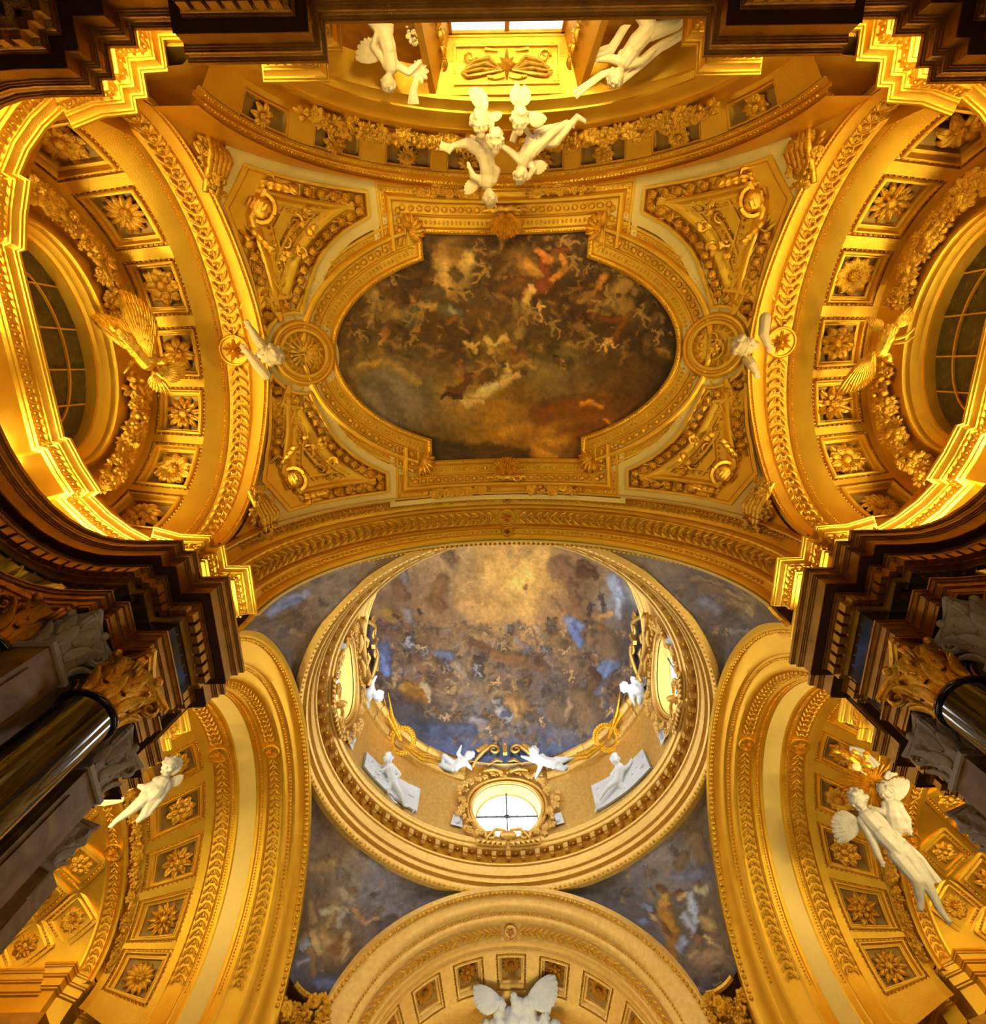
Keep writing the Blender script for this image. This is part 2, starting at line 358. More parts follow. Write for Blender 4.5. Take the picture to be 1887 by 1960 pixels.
def pieces_on_path(path, d, z, step, mesh, name, parent, skip=None, inset=.12, zrot=0, limit=None):
    P = offset_path(path, d); n = 0
    for i in range(len(P) - 1):
        a, b = Vector((*P[i], z)), Vector((*P[i + 1], z)); L = (b - a).length
        if L < .16: continue
        T = (b - a).normalized(); k = max(1, round((L - inset * 0) / step))
        for j in range(k):
            p = a + (b - a) * ((j + .5) / k)
            if skip and skip(p): continue
            put(name, mesh, parent, frame(p, T, (0, 0, 1))); n += 1
    return n
def build_order(half, side):
    path = half if side < 0 else mirror(half)[::-1]; nm = 'left' if side < 0 else 'right'
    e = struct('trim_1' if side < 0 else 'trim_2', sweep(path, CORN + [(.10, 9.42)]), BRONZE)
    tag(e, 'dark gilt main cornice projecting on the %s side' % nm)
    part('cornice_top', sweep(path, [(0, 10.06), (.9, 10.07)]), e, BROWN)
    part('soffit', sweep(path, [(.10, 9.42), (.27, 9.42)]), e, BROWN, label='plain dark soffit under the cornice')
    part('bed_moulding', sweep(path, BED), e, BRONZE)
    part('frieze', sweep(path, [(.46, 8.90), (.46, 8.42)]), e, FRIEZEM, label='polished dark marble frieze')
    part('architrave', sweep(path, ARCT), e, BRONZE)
    pieces_on_path(path, .345, 9.125, .215, DENT, 'dentil', e, skip=lambda p: p.y > 9.6 or (p.y < -4 and abs(p.x) < 2.9) and p.y < -5.4)
    wp = offset_path(dark_half, 1.05); i0 = dark_half.index((-6.82, 3.34)); i1 = dark_half.index((-7.05, 6.98))
    wp = wp[:i0] + [(-7.9, 4.5), (-7.9, 6.4), (-7.75, 7.3), (-8.75, 8.4), (-9.3, 8.9), (-9.3, 9.9)] + wp[i1 + 4:]
    wp = wp if side < 0 else mirror(wp)[::-1]
    m = sweep(wp, [(0, 7.95), (0, -1.6)]); w = struct('wall_' + nm, m, PILM)
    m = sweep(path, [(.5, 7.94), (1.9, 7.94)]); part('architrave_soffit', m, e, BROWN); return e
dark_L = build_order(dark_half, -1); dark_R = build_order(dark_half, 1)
def build_attic(half, side, names):
    path = half if side < 0 else mirror(half)[::-1]; nm = 'left' if side < 0 else 'right'
    g = struct(names, sweep(path, GCOR), GOLD); tag(g, 'bright gilded upper cornice with a carved leaf band on the %s side' % nm)
    m = MB(); P = offset_path(path, .155)
    for i in range(len(P) - 1):
        a, b = Vector((*P[i], 11.08)), Vector((*P[i + 1], 11.08)); L = (b - a).length
        if L < .12: continue
        k = max(1, round(L / .16)); T = (b - a).normalized()
        for j in range(k):
            F = frame(a + (b - a) * ((j + .5) / k), T, (0, 0, 1)); m.tube([(-.055, 0, -.08), (-.02, -.035, 0), (.03, -.02, .08)], [.022, .036, .015], 4, M=F); m.ball((.045, -.015, -.03), .028, F, 4, 5)
    part('leaf_band', m, g, GOLD2, kind='stuff', ang=80); return g
gold_L = build_attic(gold_half, -1, 'trim_3'); gold_R = build_attic(gold_half, 1, 'trim_4')
for side, half, par in ((-1, gold_half, gold_L), (1, gold_half, gold_R)):
    path = half if side < 0 else mirror(half)[::-1]; part('attic_wall', sweep([p for p in path if p[1] > -3 or abs(p[0]) > 8], [(.5, 11.5), (.62, 12.4)]), par, GOLD)
    b = MB(); sg = side; b.box((min(sg * 5.6, sg * 8.0), -6.0, 11.55), (max(sg * 5.6, sg * 8.0), -5.75, 15.0)); part('corner_wall', b, par, GOLD)
# ---------------------------------------------------------------- ceiling of the bay: one sail vault
UX, VY, YC = 6.9, 4.48, -.4
def SV(x, y):
    u = min(1, abs(x) / UX); v = min(1, abs(y - YC) / VY); a, b = 1 - u * u, 1 - v * v
    return 11.7 + math.sqrt(max(0, 26 * a + 11.6 * b - 2.8 * a * b))
def SN(x, y):
    e = .01; x = max(-UX + .05, min(UX - .05, x)); y = max(YC - VY + .05, min(YC + VY - .05, y))
    return Vector(((SV(x + e, y) - SV(x - e, y)) / (2 * e), (SV(x, y + e) - SV(x, y - e)) / (2 * e), -1)).normalized()
def on(x, y, h=0.0): return Vector((x, y, SV(x, y))) + SN(x, y) * h
def onF(x, y, T, h=0.0, s=1.0): return frame(on(x, y, h), T, SN(x, y), s)
def edge_fill(A, s, y):
    return [[Vector((UX * math.cos(PI * i / 96), y, 11.7 + 5.1 * math.sin(PI * i / 96))) for i in range(97)], [A.P(s, PI * i / 96, .04) for i in range(97)]]
NU, NV = 90, 64
m = MB(); m.grid([[Vector((UX * math.sin(PI * (i / NU - .5)), YC + VY * math.sin(PI * (j / NV - .5)), 0)) for j in range(NV + 1)] for i in range(NU + 1)])
m.V = [(x, y, SV(x, y)) for x, y, z in m.V]; ceiling = struct('ceiling', m, GOLD, 80)
# ---------------------------------------------------------------- front arch between bay and crossing
AF = Arch('y', 1, 0, 11.5, [(4.02, 7.05, 5.42), (4.3, 6.9, 5.36), (4.9, 6.55, 5.28), (5.75, 6.28, 5.20)])
m = AF.mould([(4.02, -.25), (4.02, -.02), (4.06, -.02), (4.08, -.07), (4.14, -.09), (4.20, -.03), (4.22, .03), (4.40, .05), (4.52, .05), (4.54, -.02), (4.60, -.06), (4.66, -.02), (4.70, .06), (4.72, .10), (5.20, .10), (5.22, .04), (5.27, -.02), (5.32, .02), (5.36, .05), (5.52, .05), (5.54, .0), (5.60, -.05), (5.66, -.05), (5.68, .02), (5.75, .02), (5.75, .3)], n=96)
arch_front = struct('trim_5', m, GOLD); tag(arch_front, 'gilded arch between the near vault and the dome')
LINK = link_mesh(); BALL = leafball(); SM_LINK = LINK
def guilloche(A, s, d, width, step, parent, t0, t1, name='guilloche_link', mesh=None, flip=True, skip=lambda t: False, hz=.9):
    for t in A.ts(s, step, t0, t1):
        if skip(t): continue
        M = A.F(s, t, d, (step * 1.0, width, step * hz)); mid = (t0 + t1) / 2
        if (t > mid) == flip: M = M @ Matrix.Rotation(PI, 4, 'Z')
        put(name, mesh or LINK, parent, M)
def bead_row(A, s, d, r, step, parent, t0=0.05, t1=PI - .05, name='bead_row', mat=None, long=1.0):
    m = MB()
    for t in A.ts(s, step, t0, t1): m.ball((0, 0, 0), (r * long, r, r), A.F(s, t, d), 4, 6)
    return part(name, m, parent, mat or GOLD2, kind='stuff', ang=80)
ef = MB(); ef.grid(edge_fill(AF, 4.02, YC + VY)); part('edge_fillet', ef, arch_front, GOLD)
guilloche(AF, 4.96, .08, .44, .26, arch_front, .12, PI - .12, skip=lambda t: abs(t - PI / 2) < .055, hz=1.6)
guilloche(AF, 4.34, .02, .17, .17, arch_front, .15, PI - .15, name='leaf_link', skip=lambda t: abs(t - PI / 2) < .05, hz=1.5)
bead_row(AF, 5.44, .03, .05, .16, arch_front, .12, PI - .12, 'egg_row', long=1.3)
bead_row(AF, 4.23, .0, .03, .11, arch_front)
# ---------------------------------------------------------------- side recesses of the bay
NT = [(6.75, 4.47, 3.42), (7.2, 4.47, 3.50), (8.0, 4.42, 3.48), (8.34, 4.28, 3.20), (8.9, 4.16, 3.10), (9.5, 4.05, 3.04), (9.7, 4.0, 3.0)]
side_parts = {}
def coffer_field(A, s0, s1, tlist, half_m, parent, plain, tA=.02, tB=PI - .02, bead=.036, label='', steps=None, mat=None, bstep=.105):
    """ribs between the coffers, the coffers with a bead border each"""
    steps = steps or [(0, 0), (0, .07), (.065, .09), (.07, -.01), (.09, -.03), (.12, -.03), (.13, .0), (.13, .12), (.19, .14), (.19, .10), (.215, .10), (.22, .22), (.30, .24)]
    edges = [tA]; hs = {}
    for t in tlist:
        e = 1e-3; hs[t] = half_m / ((A.P((s0 + s1) / 2, t + e) - A.P((s0 + s1) / 2, t - e)).length / (2 * e)); edges += [t - hs[t], t + hs[t]]
    edges.append(tB)
    for i in range(0, len(edges), 2):
        if edges[i + 1] - edges[i] > .002:
            k = max(2, int((edges[i + 1] - edges[i]) / .06)); A.mould([(s0, 0), ((s0 + s1) / 2, 0), (s1, 0)], edges[i], edges[i + 1], k, plain)
    out = []
    for t in tlist:
        half_t = hs[t]
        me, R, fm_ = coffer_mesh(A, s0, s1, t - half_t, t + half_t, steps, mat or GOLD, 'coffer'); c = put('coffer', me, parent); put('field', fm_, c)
        b = MB(); ins = .035
        a0, a1, c0, c1 = s0 + ins, s1 - ins, t - half_t + ins / R, t + half_t - ins / R
        n1 = int((a1 - a0) / bstep); n2 = int((c1 - c0) * R / bstep)
        for i in range(n1 + 1):
            for tt in (c0, c1): b.ball(A.P(a0 + (a1 - a0) * i / n1, tt, .05), bead, nu=4, nv=5)
        for i in range(n2 + 1):
            for ss in (a0, a1): b.ball(A.P(ss, c0 + (c1 - c0) * i / n2, .045), bead, nu=4, nv=5)
        put('bead_border', b.mesh('bead_border', GOLD2, ang=80), c, kind='stuff'); out.append((t, R, c))
    return out
COF_T = {-1: [], 1: []}
def cum_t(A, s, fr):
    n = 400; tt = [PI * i / n for i in range(n + 1)]; L = [0]
    for i in range(n): L.append(L[-1] + (A.P(s, tt[i + 1]) - A.P(s, tt[i])).length)
    return [float(np.interp(f * L[-1], L, tt)) for f in fr]
ORD = ['lowest toward the back', 'second up from the back', 'third up from the back', 'topmost', 'third up from the dome end', 'second up from the dome end', 'lowest toward the dome']
for sg in (-1, 1):
    nm = 'left' if sg < 0 else 'right'
    A = Arch('x', sg, YB, 11.5, NT, (.55, 7.7, 1.3))
    m = A.mould([(6.62, .05), (6.62, -.06), (6.66, -.06), (6.68, .02), (6.72, .04), (6.75, -.02), (6.90, -.04), (7.05, -.02), (7.08, .05), (7.16, .06), (7.18, .02), (7.21, .0), (7.24, .05), (7.26, .09), (7.84, .09), (7.86, .04), (7.90, .0), (7.93, .04), (7.96, .05), (8.0, 0), (8.34, 0)])
    A.mould([(9.55, 0), (9.72, 0)], m=m)
    v = struct('trim_%d' % (6 if sg < 0 else 7), m, GOLD); tag(v, 'gilded coffered vault of the %s recess' % nm)
    side_parts[sg] = (A, v)
    step = .262; tA, tB = .17, PI - .17
    guilloche(A, 7.55, .075, .46, step, v, tA, tB, skip=lambda t: abs(t - PI / 2) < .085)
    bead_row(A, 7.19, .0, .022, .075, v); bead_row(A, 7.95, .02, .022, .075, v); bead_row(A, 6.70, -.0, .025, .085, v)
    T7 = cum_t(A, 8.85, [.085, .225, .365, .505, .640, .775, .905]); T7 = [PI - t for t in T7]   # from the back (t near pi) to the dome end
    T7s = sorted(T7); pm = MB(); cf = coffer_field(A, 8.34, 9.55, T7s, .67, v, pm); part('rib_field', pm, v, GOLD)
    for k, (t, R, c) in enumerate(reversed(cf)):
        sp = (k + (0 if sg < 0 else 3)) % 8
        rosette(A.F(8.95, t, .21), .44, SPECS[sp], 'rosette of %s, %s, %s recess' % (SPECN[sp], ORD[k], nm), group='rosettes of the side recess coffers', bud=sp % 2)
    # face wall round the lunette, reveal and lunette
    fm = MB(); AL = Arch('x', sg, YB + .02, 11.5, [(9.7, 2.50, 1.82), (10.05, 2.36, 1.68), (10.6, 2.3, 1.62)])
    fm.grid([[A.P(9.70, PI * i / 60) for i in range(61)], [AL.P(9.70, PI * i / 60, .02) for i in range(61)]])
    AL.mould([(9.70, .02), (9.66, .0), (9.66, -.05), (9.71, -.07), (9.76, -.04), (9.80, -.02), (9.86, .02), (9.95, .0), (9.98, -.04), (10.06, -.04), (10.06, -.10), (10.3, -.10)], m=fm)
    part('lunette_arch', fm, v, GOLD)
    side_parts[sg] = (A, v, AL)
    wm = MB(); wm.grid([[AL.P(10.30, PI * i / 40, -.1) for i in range(41)], [Vector((sg * 10.30, YB, 11.5))] * 41])
    win = put('window_%d' % (1 if sg < 0 else 2), wm.mesh('window_1', gold_mat('dim_glass', (.16, .10, .02), (.10, .06, .012), metallic=.2, rough=.22, bump=.004) if sg < 0 else bpy.data.materials['dim_glass']), kind='structure')
    bm_ = MB(); wf = win
    for yy in (-1.35, -.45, .45, 1.25): bm_ = MB(); zz = 1.5 * math.sqrt(1 - (yy / 2.22) ** 2); bm_.box((sg * 10.27 - .02, YB + yy - .018, 11.5), (sg * 10.27 + .02, YB + yy + .018, 11.5 + zz)); part('glazing_bar', bm_, win, GOLD)
    am = MB(); AL.mould([(10.24, -.62), (10.24, -.66), (10.29, -.66), (10.29, -.62), (10.24, -.62)], m=am); part('curved_glazing_bar', am, win, GOLD)
# ---------------------------------------------------------------- back recess
AB = Arch('y', -1, 0, 11.5, [(4.85, 6.02, 5.25), (5.05, 5.92, 5.05), (5.12, 5.86, 4.95), (5.62, 5.55, 4.25), (5.7, 5.5, 4.15)])
m = AB.mould([(4.80, -.1), (4.80, .05), (4.83, .05), (4.85, -.03), (4.90, -.06), (4.95, -.02), (4.97, .05), (5.02, .06), (5.04, .01), (5.07, .0), (5.10, .02), (5.13, 0)], n=96)
back = struct('trim_8', m, GOLD); tag(back, 'gilded splayed arch round the window of the back recess')
ef = MB(); ef.grid(edge_fill(AB, 4.80, YC - VY)); ef.grid([[Vector((UX * math.cos(PI * i / 96), YC - VY, 11.7 + 5.1 * math.sin(PI * i / 96))) for i in range(97)], [Vector((8.2 * math.cos(PI * i / 96), -5.6, 11.0 + 6.3 * math.sin(PI * i / 96))) for i in range(97)]]); 
for sg in (-1, 1): ef.grid([[(sg * 5.7, -5.68, z), (sg * 6.05, -5.40, z), (sg * 7.3, -5.3, z)] for z in (11.4, 12.5, 14.5)])
part('edge_fillet', ef, back, GOLD)
bead_row(AB, 4.93, -.05, .036, .10, back); bead_row(AB, 5.08, .0, .026, .08, back)
pm = MB(); T9 = sorted(cum_t(AB, 5.36, [.11, .225, .34, .44, .56, .66, .775, .89]))
cf = coffer_field(AB, 5.14, 5.58, T9, .62, back, pm, steps=[(0, 0), (0, .04), (.02, .06), (.03, .02), (.05, .02), (.05, .12), (.07, .16)], bead=.02, bstep=.07)
AB.mould([(5.58, 0), (5.66, 0)], m=pm); part('rib_field', pm, back, GOLD)
AI = Arch('y', -1, 0, 11.5, [(5.6, 5.0, 3.62), (5.75, 4.85, 3.40), (6.0, 4.7, 2.95), (6.7, 4.6, 2.85)])
m = MB(); m.grid([[AB.P(5.66, PI * i / 72) for i in range(73)], [AI.P(5.60, PI * i / 72) for i in range(73)]])
AI.mould([(5.60, 0), (5.60, -.06), (5.63, -.08), (5.66, -.02), (5.72, 0), (5.76, -.06), (5.84, -.10), (5.88, -.04), (5.98, 0), (6.0, -.06), (6.06, -.06), (6.08, 0), (6.7, 0)], m=m)
part('inner_arch', m, back, GOLD)
# back wall with its window: slanted jambs and a carved soffit panel above the glass
wb = MB(); x0, x1, zt = 1.62, 1.42, 14.2
for sx in (-1, 1): wb.box((min(sx * 1.66, sx * 5.2), -6.95, 9.9), (max(sx * 1.66, sx * 5.2), -6.6, 15.2))
wb.box((-1.7, -6.95, 14.36), (1.7, -6.6, 15.2)); wall_b = struct('wall_back', wb, GOLDD)
jm = MB()
for sx in (-1, 1):
    jm.grid([[(sx * 1.66, -6.1, 9.9), (sx * 1.66, -6.1, 14.30)], [(sx * 1.30, -7.3, 9.9), (sx * 1.30, -7.3, 14.34)]])
    jm.grid([[(sx * 1.66, -6.1, 9.9), (sx * 1.66, -6.1, 14.4)], [(sx * 1.80, -6.1, 9.9), (sx * 1.80, -6.1, 14.4)]]); jm.grid([[(sx * 1.80, -6.1, 9.9), (sx * 1.80, -6.1, 14.4)], [(sx * 1.80, -6.62, 9.9), (sx * 1.80, -6.62, 14.4)]])
jm.grid([[(-1.66, -6.1, 14.30), (1.66, -6.1, 14.30)], [(-1.30, -7.3, 14.34), (1.30, -7.3, 14.34)]])
jm.grid([[(-1.80, -6.1, 14.30), (1.80, -6.1, 14.30)], [(-1.80, -6.1, 14.44), (1.80, -6.1, 14.44)], [(-1.80, -6.62, 14.44), (1.80, -6.62, 14.44)]])
part('window_splay', jm, wall_b, GOLD)
wn = MB(); wn.box((-1.32, -7.36, 10), (1.32, -7.32, 14.34)); win3 = put('window_3', wn.mesh('window_3', emis('cool_pane', (.86, .93, 1.0), 1.4)), kind='structure')
fm = MB()
for a, b in (((-1.34, -7.34, 14.25), (1.34, -7.26, 14.38)), ((-1.34, -7.34, 9.9), (-1.24, -7.26, 14.34)), ((1.24, -7.34, 9.9), (1.34, -7.26, 14.34)), ((-.05, -7.34, 9.9), (.05, -7.28, 14.3))): fm.box(a, b)
for zz in (13.2, 12.2, 11.2): fm.box((-1.3, -7.33, zz), (1.3, -7.28, zz + .03))
part('window_frame', fm, win3, GOLDD)
m = MB(); m.box((-1.34, -7.22, 14.31), (1.34, -7.34, 14.40)); struct('trim_9', m, GOLD)
# ---------------------------------------------------------------- crossing: four arches, pendentives, ring, drum, dome
CY = 14.0; RA, RB = 7.05, 5.70
ARM = [(8.0, 7.05, 5.70), (8.12, 6.85, 5.62), (8.45, 6.1, 5.30), (8.8, 5.45, 5.0), (9.3, 5.25, 4.93), (10.6, 5.15, 4.88), (11.2, 5.1, 4.78), (11.45, 5.02, 4.60), (12.2, 4.62, 3.72), (12.75, 4.30, 3.10), (12.95, 4.22, 2.98)]
APROF = [(7.96, .16), (7.96, -.04), (8.03, -.08), (8.10, -.02), (8.14, .03), (8.28, .05), (8.32, -.02), (8.38, -.07), (8.44, -.02), (8.48, .05), (8.60, .06), (8.63, .0), (8.68, -.05), (8.74, -.02), (8.78, .05), (8.84, .07), (9.24, .07), (9.27, .02), (9.31, -.03), (9.37, -.03), (9.40, .03), (9.55, .03), (9.58, -.03), (9.66, -.03), (9.68, .03), (9.72, .02)]
arms = {}
for sg in (-1, 1):
    nm = 'left' if sg < 0 else 'right'; A = Arch('x', sg, CY, 11.5, ARM)
    m = A.mould(APROF, -.2, PI + .1, n=96); A.mould([(10.34, .02), (10.38, -.03), (10.46, -.03), (10.50, .04), (10.62, .04), (10.66, 0), (10.72, .06), (11.20, .06), (11.23, .0), (11.30, 0)], -.2, PI + .1, m=m, n=96)
    v = struct('trim_%d' % (10 if sg < 0 else 11), m, GOLD); tag(v, 'gilded banded arch opening to the %s of the dome' % nm); arms[sg] = (A, v)
    bm_ = A.mould([(9.72, .02), (10.34, .02)], -.2, PI + .1, n=96); part('plain_band', bm_, v, BAND, label='plain cream band')
    guilloche(A, 9.04, .06, .36, .24, v, .1, PI - .1, skip=lambda t: abs(t - PI / 2) < .05); guilloche(A, 10.96, .05, .42, .25, v, .1, PI - .1, skip=lambda t: abs(t - PI / 2) < .06)
    bead_row(A, 8.06, -.04, .085, .19, v, .14, PI - .14, 'bead_moulding'); bead_row(A, 8.54, .03, .05, .13, v, .14, PI - .14); bead_row(A, 10.56, .0, .028, .09, v); bead_row(A, 9.48, .0, .03, .09, v)
    pm = MB(); T = [math.radians(7 + 21.6 * k) for k in range(8)]
    A.mould([(11.30, 0), (11.46, 0)], -.25, PI + .1, m=pm); cf = coffer_field(A, 11.46, 12.75, T, .66, v, pm, tA=-.25, tB=PI + .1); A.mould([(12.75, 0), (12.95, 0)], -.25, PI + .1, m=pm); part('rib_field', pm, v, GOLD)
    for k, (t, R, c) in enumerate(cf):
        sp = (k * 3 + (1 if sg < 0 else 4)) % 8
        rosette(A.F(12.1, t, .21), .45, SPECS[sp], 'rosette of %s, %s on the %s dome arch' % (SPECN[sp], ['lowest in the photo', 'second from the bottom', 'third from the bottom', 'fourth from the bottom', 'fifth from the bottom', 'sixth from the bottom', 'seventh from the bottom', 'topmost'][k], nm), group='rosettes of the dome side arches', bud=sp % 2)
    # inner vault of the arm
    AV = Arch('x', sg, CY, 11.3, [(12.9, 3.9, 2.50), (13.3, 3.85, 2.45), (14.2, 3.8, 2.40), (17.5, 3.4, 1.9)])
    m = MB(); m.grid([[A.P(12.95, PI * i / 60) for i in range(61)], [AV.P(12.95, PI * i / 60) for i in range(61)]])
    AV.mould([(12.95, 0), (12.90, -.03), (12.95, -.07), (13.02, -.04), (13.08, 0), (13.12, .05), (13.46, .05), (13.50, -.02), (13.56, -.04), (13.60, .03), (13.70, .04), (17.5, .04)], m=m)
    v2 = struct('trim_%d' % (12 if sg < 0 else 13), m, GOLD); tag(v2, 'inner vault of the %s arm with lozenge coffers' % nm)
    guilloche(AV, 13.29, .04, .28, .2, v2, .1, PI - .1)
    arms[sg] = (A, v, AV, v2)
    # far piers and end of the arm
    pp = [(sg * 20, 17.55), (sg * 14.3, 17.55), (sg * 14.3, 17.3), (sg * 13.35, 17.3), (sg * 13.35, 17.7), (sg * 12.95, 18.0), (sg * 12.95, 18.6), (sg * 12.55, 18.9), (sg * 12.55, 19.75), (sg * 9.3, 19.9), (sg * 8.9, 20.3), (sg * 7.6, 21.6), (sg * 7.2, 22.2), (sg * 6.3, 22.6), (sg * 6.3, 27)]
    path = pp if sg > 0 else pp
    path = [(x, y) for x, y in pp]; path = path[::-1] if sg > 0 else path
    g = struct('trim_%d' % (14 if sg < 0 else 15), sweep(path, GCOR), GOLD); tag(g, 'gilded cornice of the far pier at lower %s' % nm)
    pb = sweep(path, [(-.35, 10.0), (-.35, 9.8), (-.2, 9.4), (.1, 9.4), (.2, 8.9), (.2, -1.6)]); part('pier', pb, g, BRONZE)
    em = MB(); em.box((min(sg * 17.5, sg * 17.7), 9, -1.6), (max(sg * 17.5, sg * 17.7), 19, 15)); struct('wall_end_%s' % nm, em, GOLDD)
    wm = MB(); wm.box((min(sg * 13, sg * 17.6), 9.6, -1.6), (max(sg * 13, sg * 17.6), 9.9, 11.6)); struct('wall_arm_%s' % nm, wm, GOLDD)
AN = Arch('y', -1, 0, 11.5, [(-6.0, RA, RB), (-5.75, 6.3, 5.12)])     # dome side of the near arch
m = MB(); m.grid([[Vector((RA * math.cos(PI * i / 96), 6.0, 11.5 + RB * math.sin(PI * i / 96))) for i in range(97)], [AF.P(5.75, PI * i / 96, .3) for i in range(97)]]); AF.mould([(5.75, .3), (5.75, .02)], m=m, n=96); part('dome_side_face', m, arch_front, GOLD); m = AF.mould([(5.72, .0), (5.72, -.07), (5.79, -.07), (5.79, .02)], n=96); part('pale_fillet', m, arch_front, BAND, label='pale cream fillet')
m = MB()
for i in range(120):
    t = .13 + (PI - .26) * i / 119; m.ball((6.93 * math.cos(t), 6.02, 11.5 + 5.62 * math.sin(t)), .07, nu=4, nv=6)
part('bead_moulding', m, arch_front, GOLD2, kind='stuff', ang=80)
AP = Arch('y', 1, 0, 11.5, [(22.0, 7.05, 5.70), (22.12, 6.85, 5.62), (22.4, 6.2, 5.15), (22.8, 5.75, 4.62), (23.3, 5.55, 4.35), (24.5, 5.2, 3.9), (25.2, 4.9, 3.4), (26, 4.8, 3.3)])
m = AP.mould([(21.96, .16), (21.96, -.04), (22.03, -.08), (22.10, -.02), (22.14, .03), (22.24, .05), (22.28, -.02), (22.34, -.09), (22.42, -.02), (22.46, .06), (22.54, .08), (22.56, .02), (22.60, -.04), (22.66, -.02), (22.70, .06), (23.08, .07), (23.10, .02), (23.14, -.03), (23.20, .0), (23.34, .02), (23.38, -.03), (23.44, 0), (23.60, 0)], n=96)
apse = struct('trim_16', m, GOLDP); tag(apse, 'pale gilded arch beyond the dome at the bottom')
guilloche(AP, 22.89, .05, .32, .24, apse, .12, PI - .12, skip=lambda t: abs(t - PI / 2) < .05)
bead_row(AP, 22.06, -.04, .085, .19, apse, .13, PI - .13, 'bead_moulding'); bead_row(AP, 22.50, .05, .04, .12, apse)
pm = MB(); T = sorted(cum_t(AP, 24.1, [.14, .26, .38, .5, .62, .74, .86])); half = .62
cf = coffer_field(AP, 23.60, 24.85, T, half, apse, pm, mat=GOLDP); AP.mould([(24.85, 0), (25.2, 0), (26, 0)], m=pm); part('rib_field', pm, apse, GOLDP)
for k, (t, R, c) in enumerate(cf):
    rosette(AP.F(24.22, t, .28), .40, SPECS[(k * 2 + 3) % 8], 'dull rosette of %s, %s in the arch at the bottom edge' % (SPECN[(k * 2 + 3) % 8], ['far right', 'second from right', 'third from right', 'middle', 'third from left', 'second from left', 'far left'][k]), group='rosettes of the far arch', mat=GOLDD, bud=k % 2)
em = MB(); em.box((-9, 26, -1.6), (9, 26.2, 18)); struct('wall_front', em, GOLDP)
for q in ((-1, -1), (1, -1), (-1, 1), (1, 1)):
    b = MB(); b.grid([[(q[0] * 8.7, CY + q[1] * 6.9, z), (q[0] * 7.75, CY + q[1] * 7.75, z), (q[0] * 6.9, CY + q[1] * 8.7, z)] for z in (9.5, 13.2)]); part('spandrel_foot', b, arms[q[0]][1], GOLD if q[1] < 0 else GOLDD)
# pendentives
RR, RZ = 8.22, 17.32
def pend_point(q, f, s):
    """q corner signs, f 0..1 across, s 0 bottom .. 1 ring"""
    phi = f * PI / 2; t = math.tan(min(phi, PI / 2 - phi)); y8 = 8 * t
    lim = 6.72
    if y8 <= lim: z = 11.5 + RB * math.sqrt(1 - (y8 / RA) ** 2); bx, by = 8.0, y8
    else:
        zl = 11.5 + RB * math.sqrt(1 - (lim / RA) ** 2); w = (y8 - lim) / (8 - lim); z = zl - .25 * math.sin(w * PI / 2); bx, by = 8.0 - w * .64, min(y8, 8) - w * .64 * (y8 / 8)
    if phi > PI / 4: bx, by = by, bx
    rx, ry = RR * math.cos(phi), RR * math.sin(phi); bul = .38 * math.sin(PI * s) * math.sin(2 * phi)
    x = bx + (rx - bx) * s; y = by + (ry - by) * s; l = math.hypot(x, y)
    z_ = z + (RZ - z) * (s ** .9); return Vector((q[0] * (x + x / l * bul), CY + q[1] * (y + y / l * bul), z_))
PEND = {}
for q in ((-1, -1), (1, -1), (-1, 1), (1, 1)):
    m = MB(); n1, n2 = 220, 140
    m.grid([[pend_point(q, i / n1, j / n2) for i in range(n1 + 1)] for j in range(n2 + 1)]); PEND[q] = m
# ring and cornice of the drum (radius, z)
def ring(prof, n=144, a0=0.0, a1=2 * PI, m=None, cy=CY):
    m = m or MB(); full = abs(a1 - a0 - 2 * PI) < 1e-6
    m.grid([[(r * math.sin(a0 + (a1 - a0) * i / n), cy + r * math.cos(a0 + (a1 - a0) * i / n), z) for i in range(n if full else n + 1)] for r, z in prof], full); return m
m = ring([(8.5, 17.2), (8.45, 17.12), (8.22, 17.12), (8.14, 17.2), (8.12, 17.36), (8.22, 17.42), (8.20, 17.50), (8.02, 17.52), (7.99, 17.62), (8.07, 17.66), (8.05, 17.76), (7.92, 17.78), (7.90, 17.92), (8.0, 17.95), (7.98, 18.0), (7.95, 18.22), (7.87, 18.25), (7.85, 18.31), (7.93, 18.36), (7.93, 18.78), (7.62, 18.80), (7.58, 18.84), (7.56, 18.93), (7.48, 18.95), (7.43, 19.02), (7.43, 19.08), (7.9, 19.12), (7.9, 19.2)])
ringo = struct('trim_17', m, GOLDP); tag(ringo, 'great gilded ring cornice under the drum of the dome')
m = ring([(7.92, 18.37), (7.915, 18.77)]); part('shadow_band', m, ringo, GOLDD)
b1 = MB()
for i in range(230):
    a = 2 * PI * i / 230; b1.ball((8.20 * math.sin(a), CY + 8.20 * math.cos(a), 17.22), (.095, .095, .085), nu=4, nv=6)
part('bead_moulding', b1, ringo, GOLD2, kind='stuff', ang=80)
b1 = MB()
for i in range(360):
    a = 2 * PI * i / 360; b1.ball((7.93 * math.sin(a), CY + 7.93 * math.cos(a), 18.28), .04, nu=4, nv=5)
part('bead_row', b1, ringo, GOLD2, kind='stuff', ang=80)
mod = MB().box((-.11, -.12, -.14), (.11, .16, .14)); mod.box((-.13, -.12, .10), (.13, .22, .16)); mod.box((-.08, -.03, -.22), (.08, .12, -.12)); mod = mod.mesh('bracket', GOLDP, smooth=False)
sq = MB().ball((0, 0, 0), (.07, .07, .05), nu=4, nv=6).mesh('boss', GOLD2)
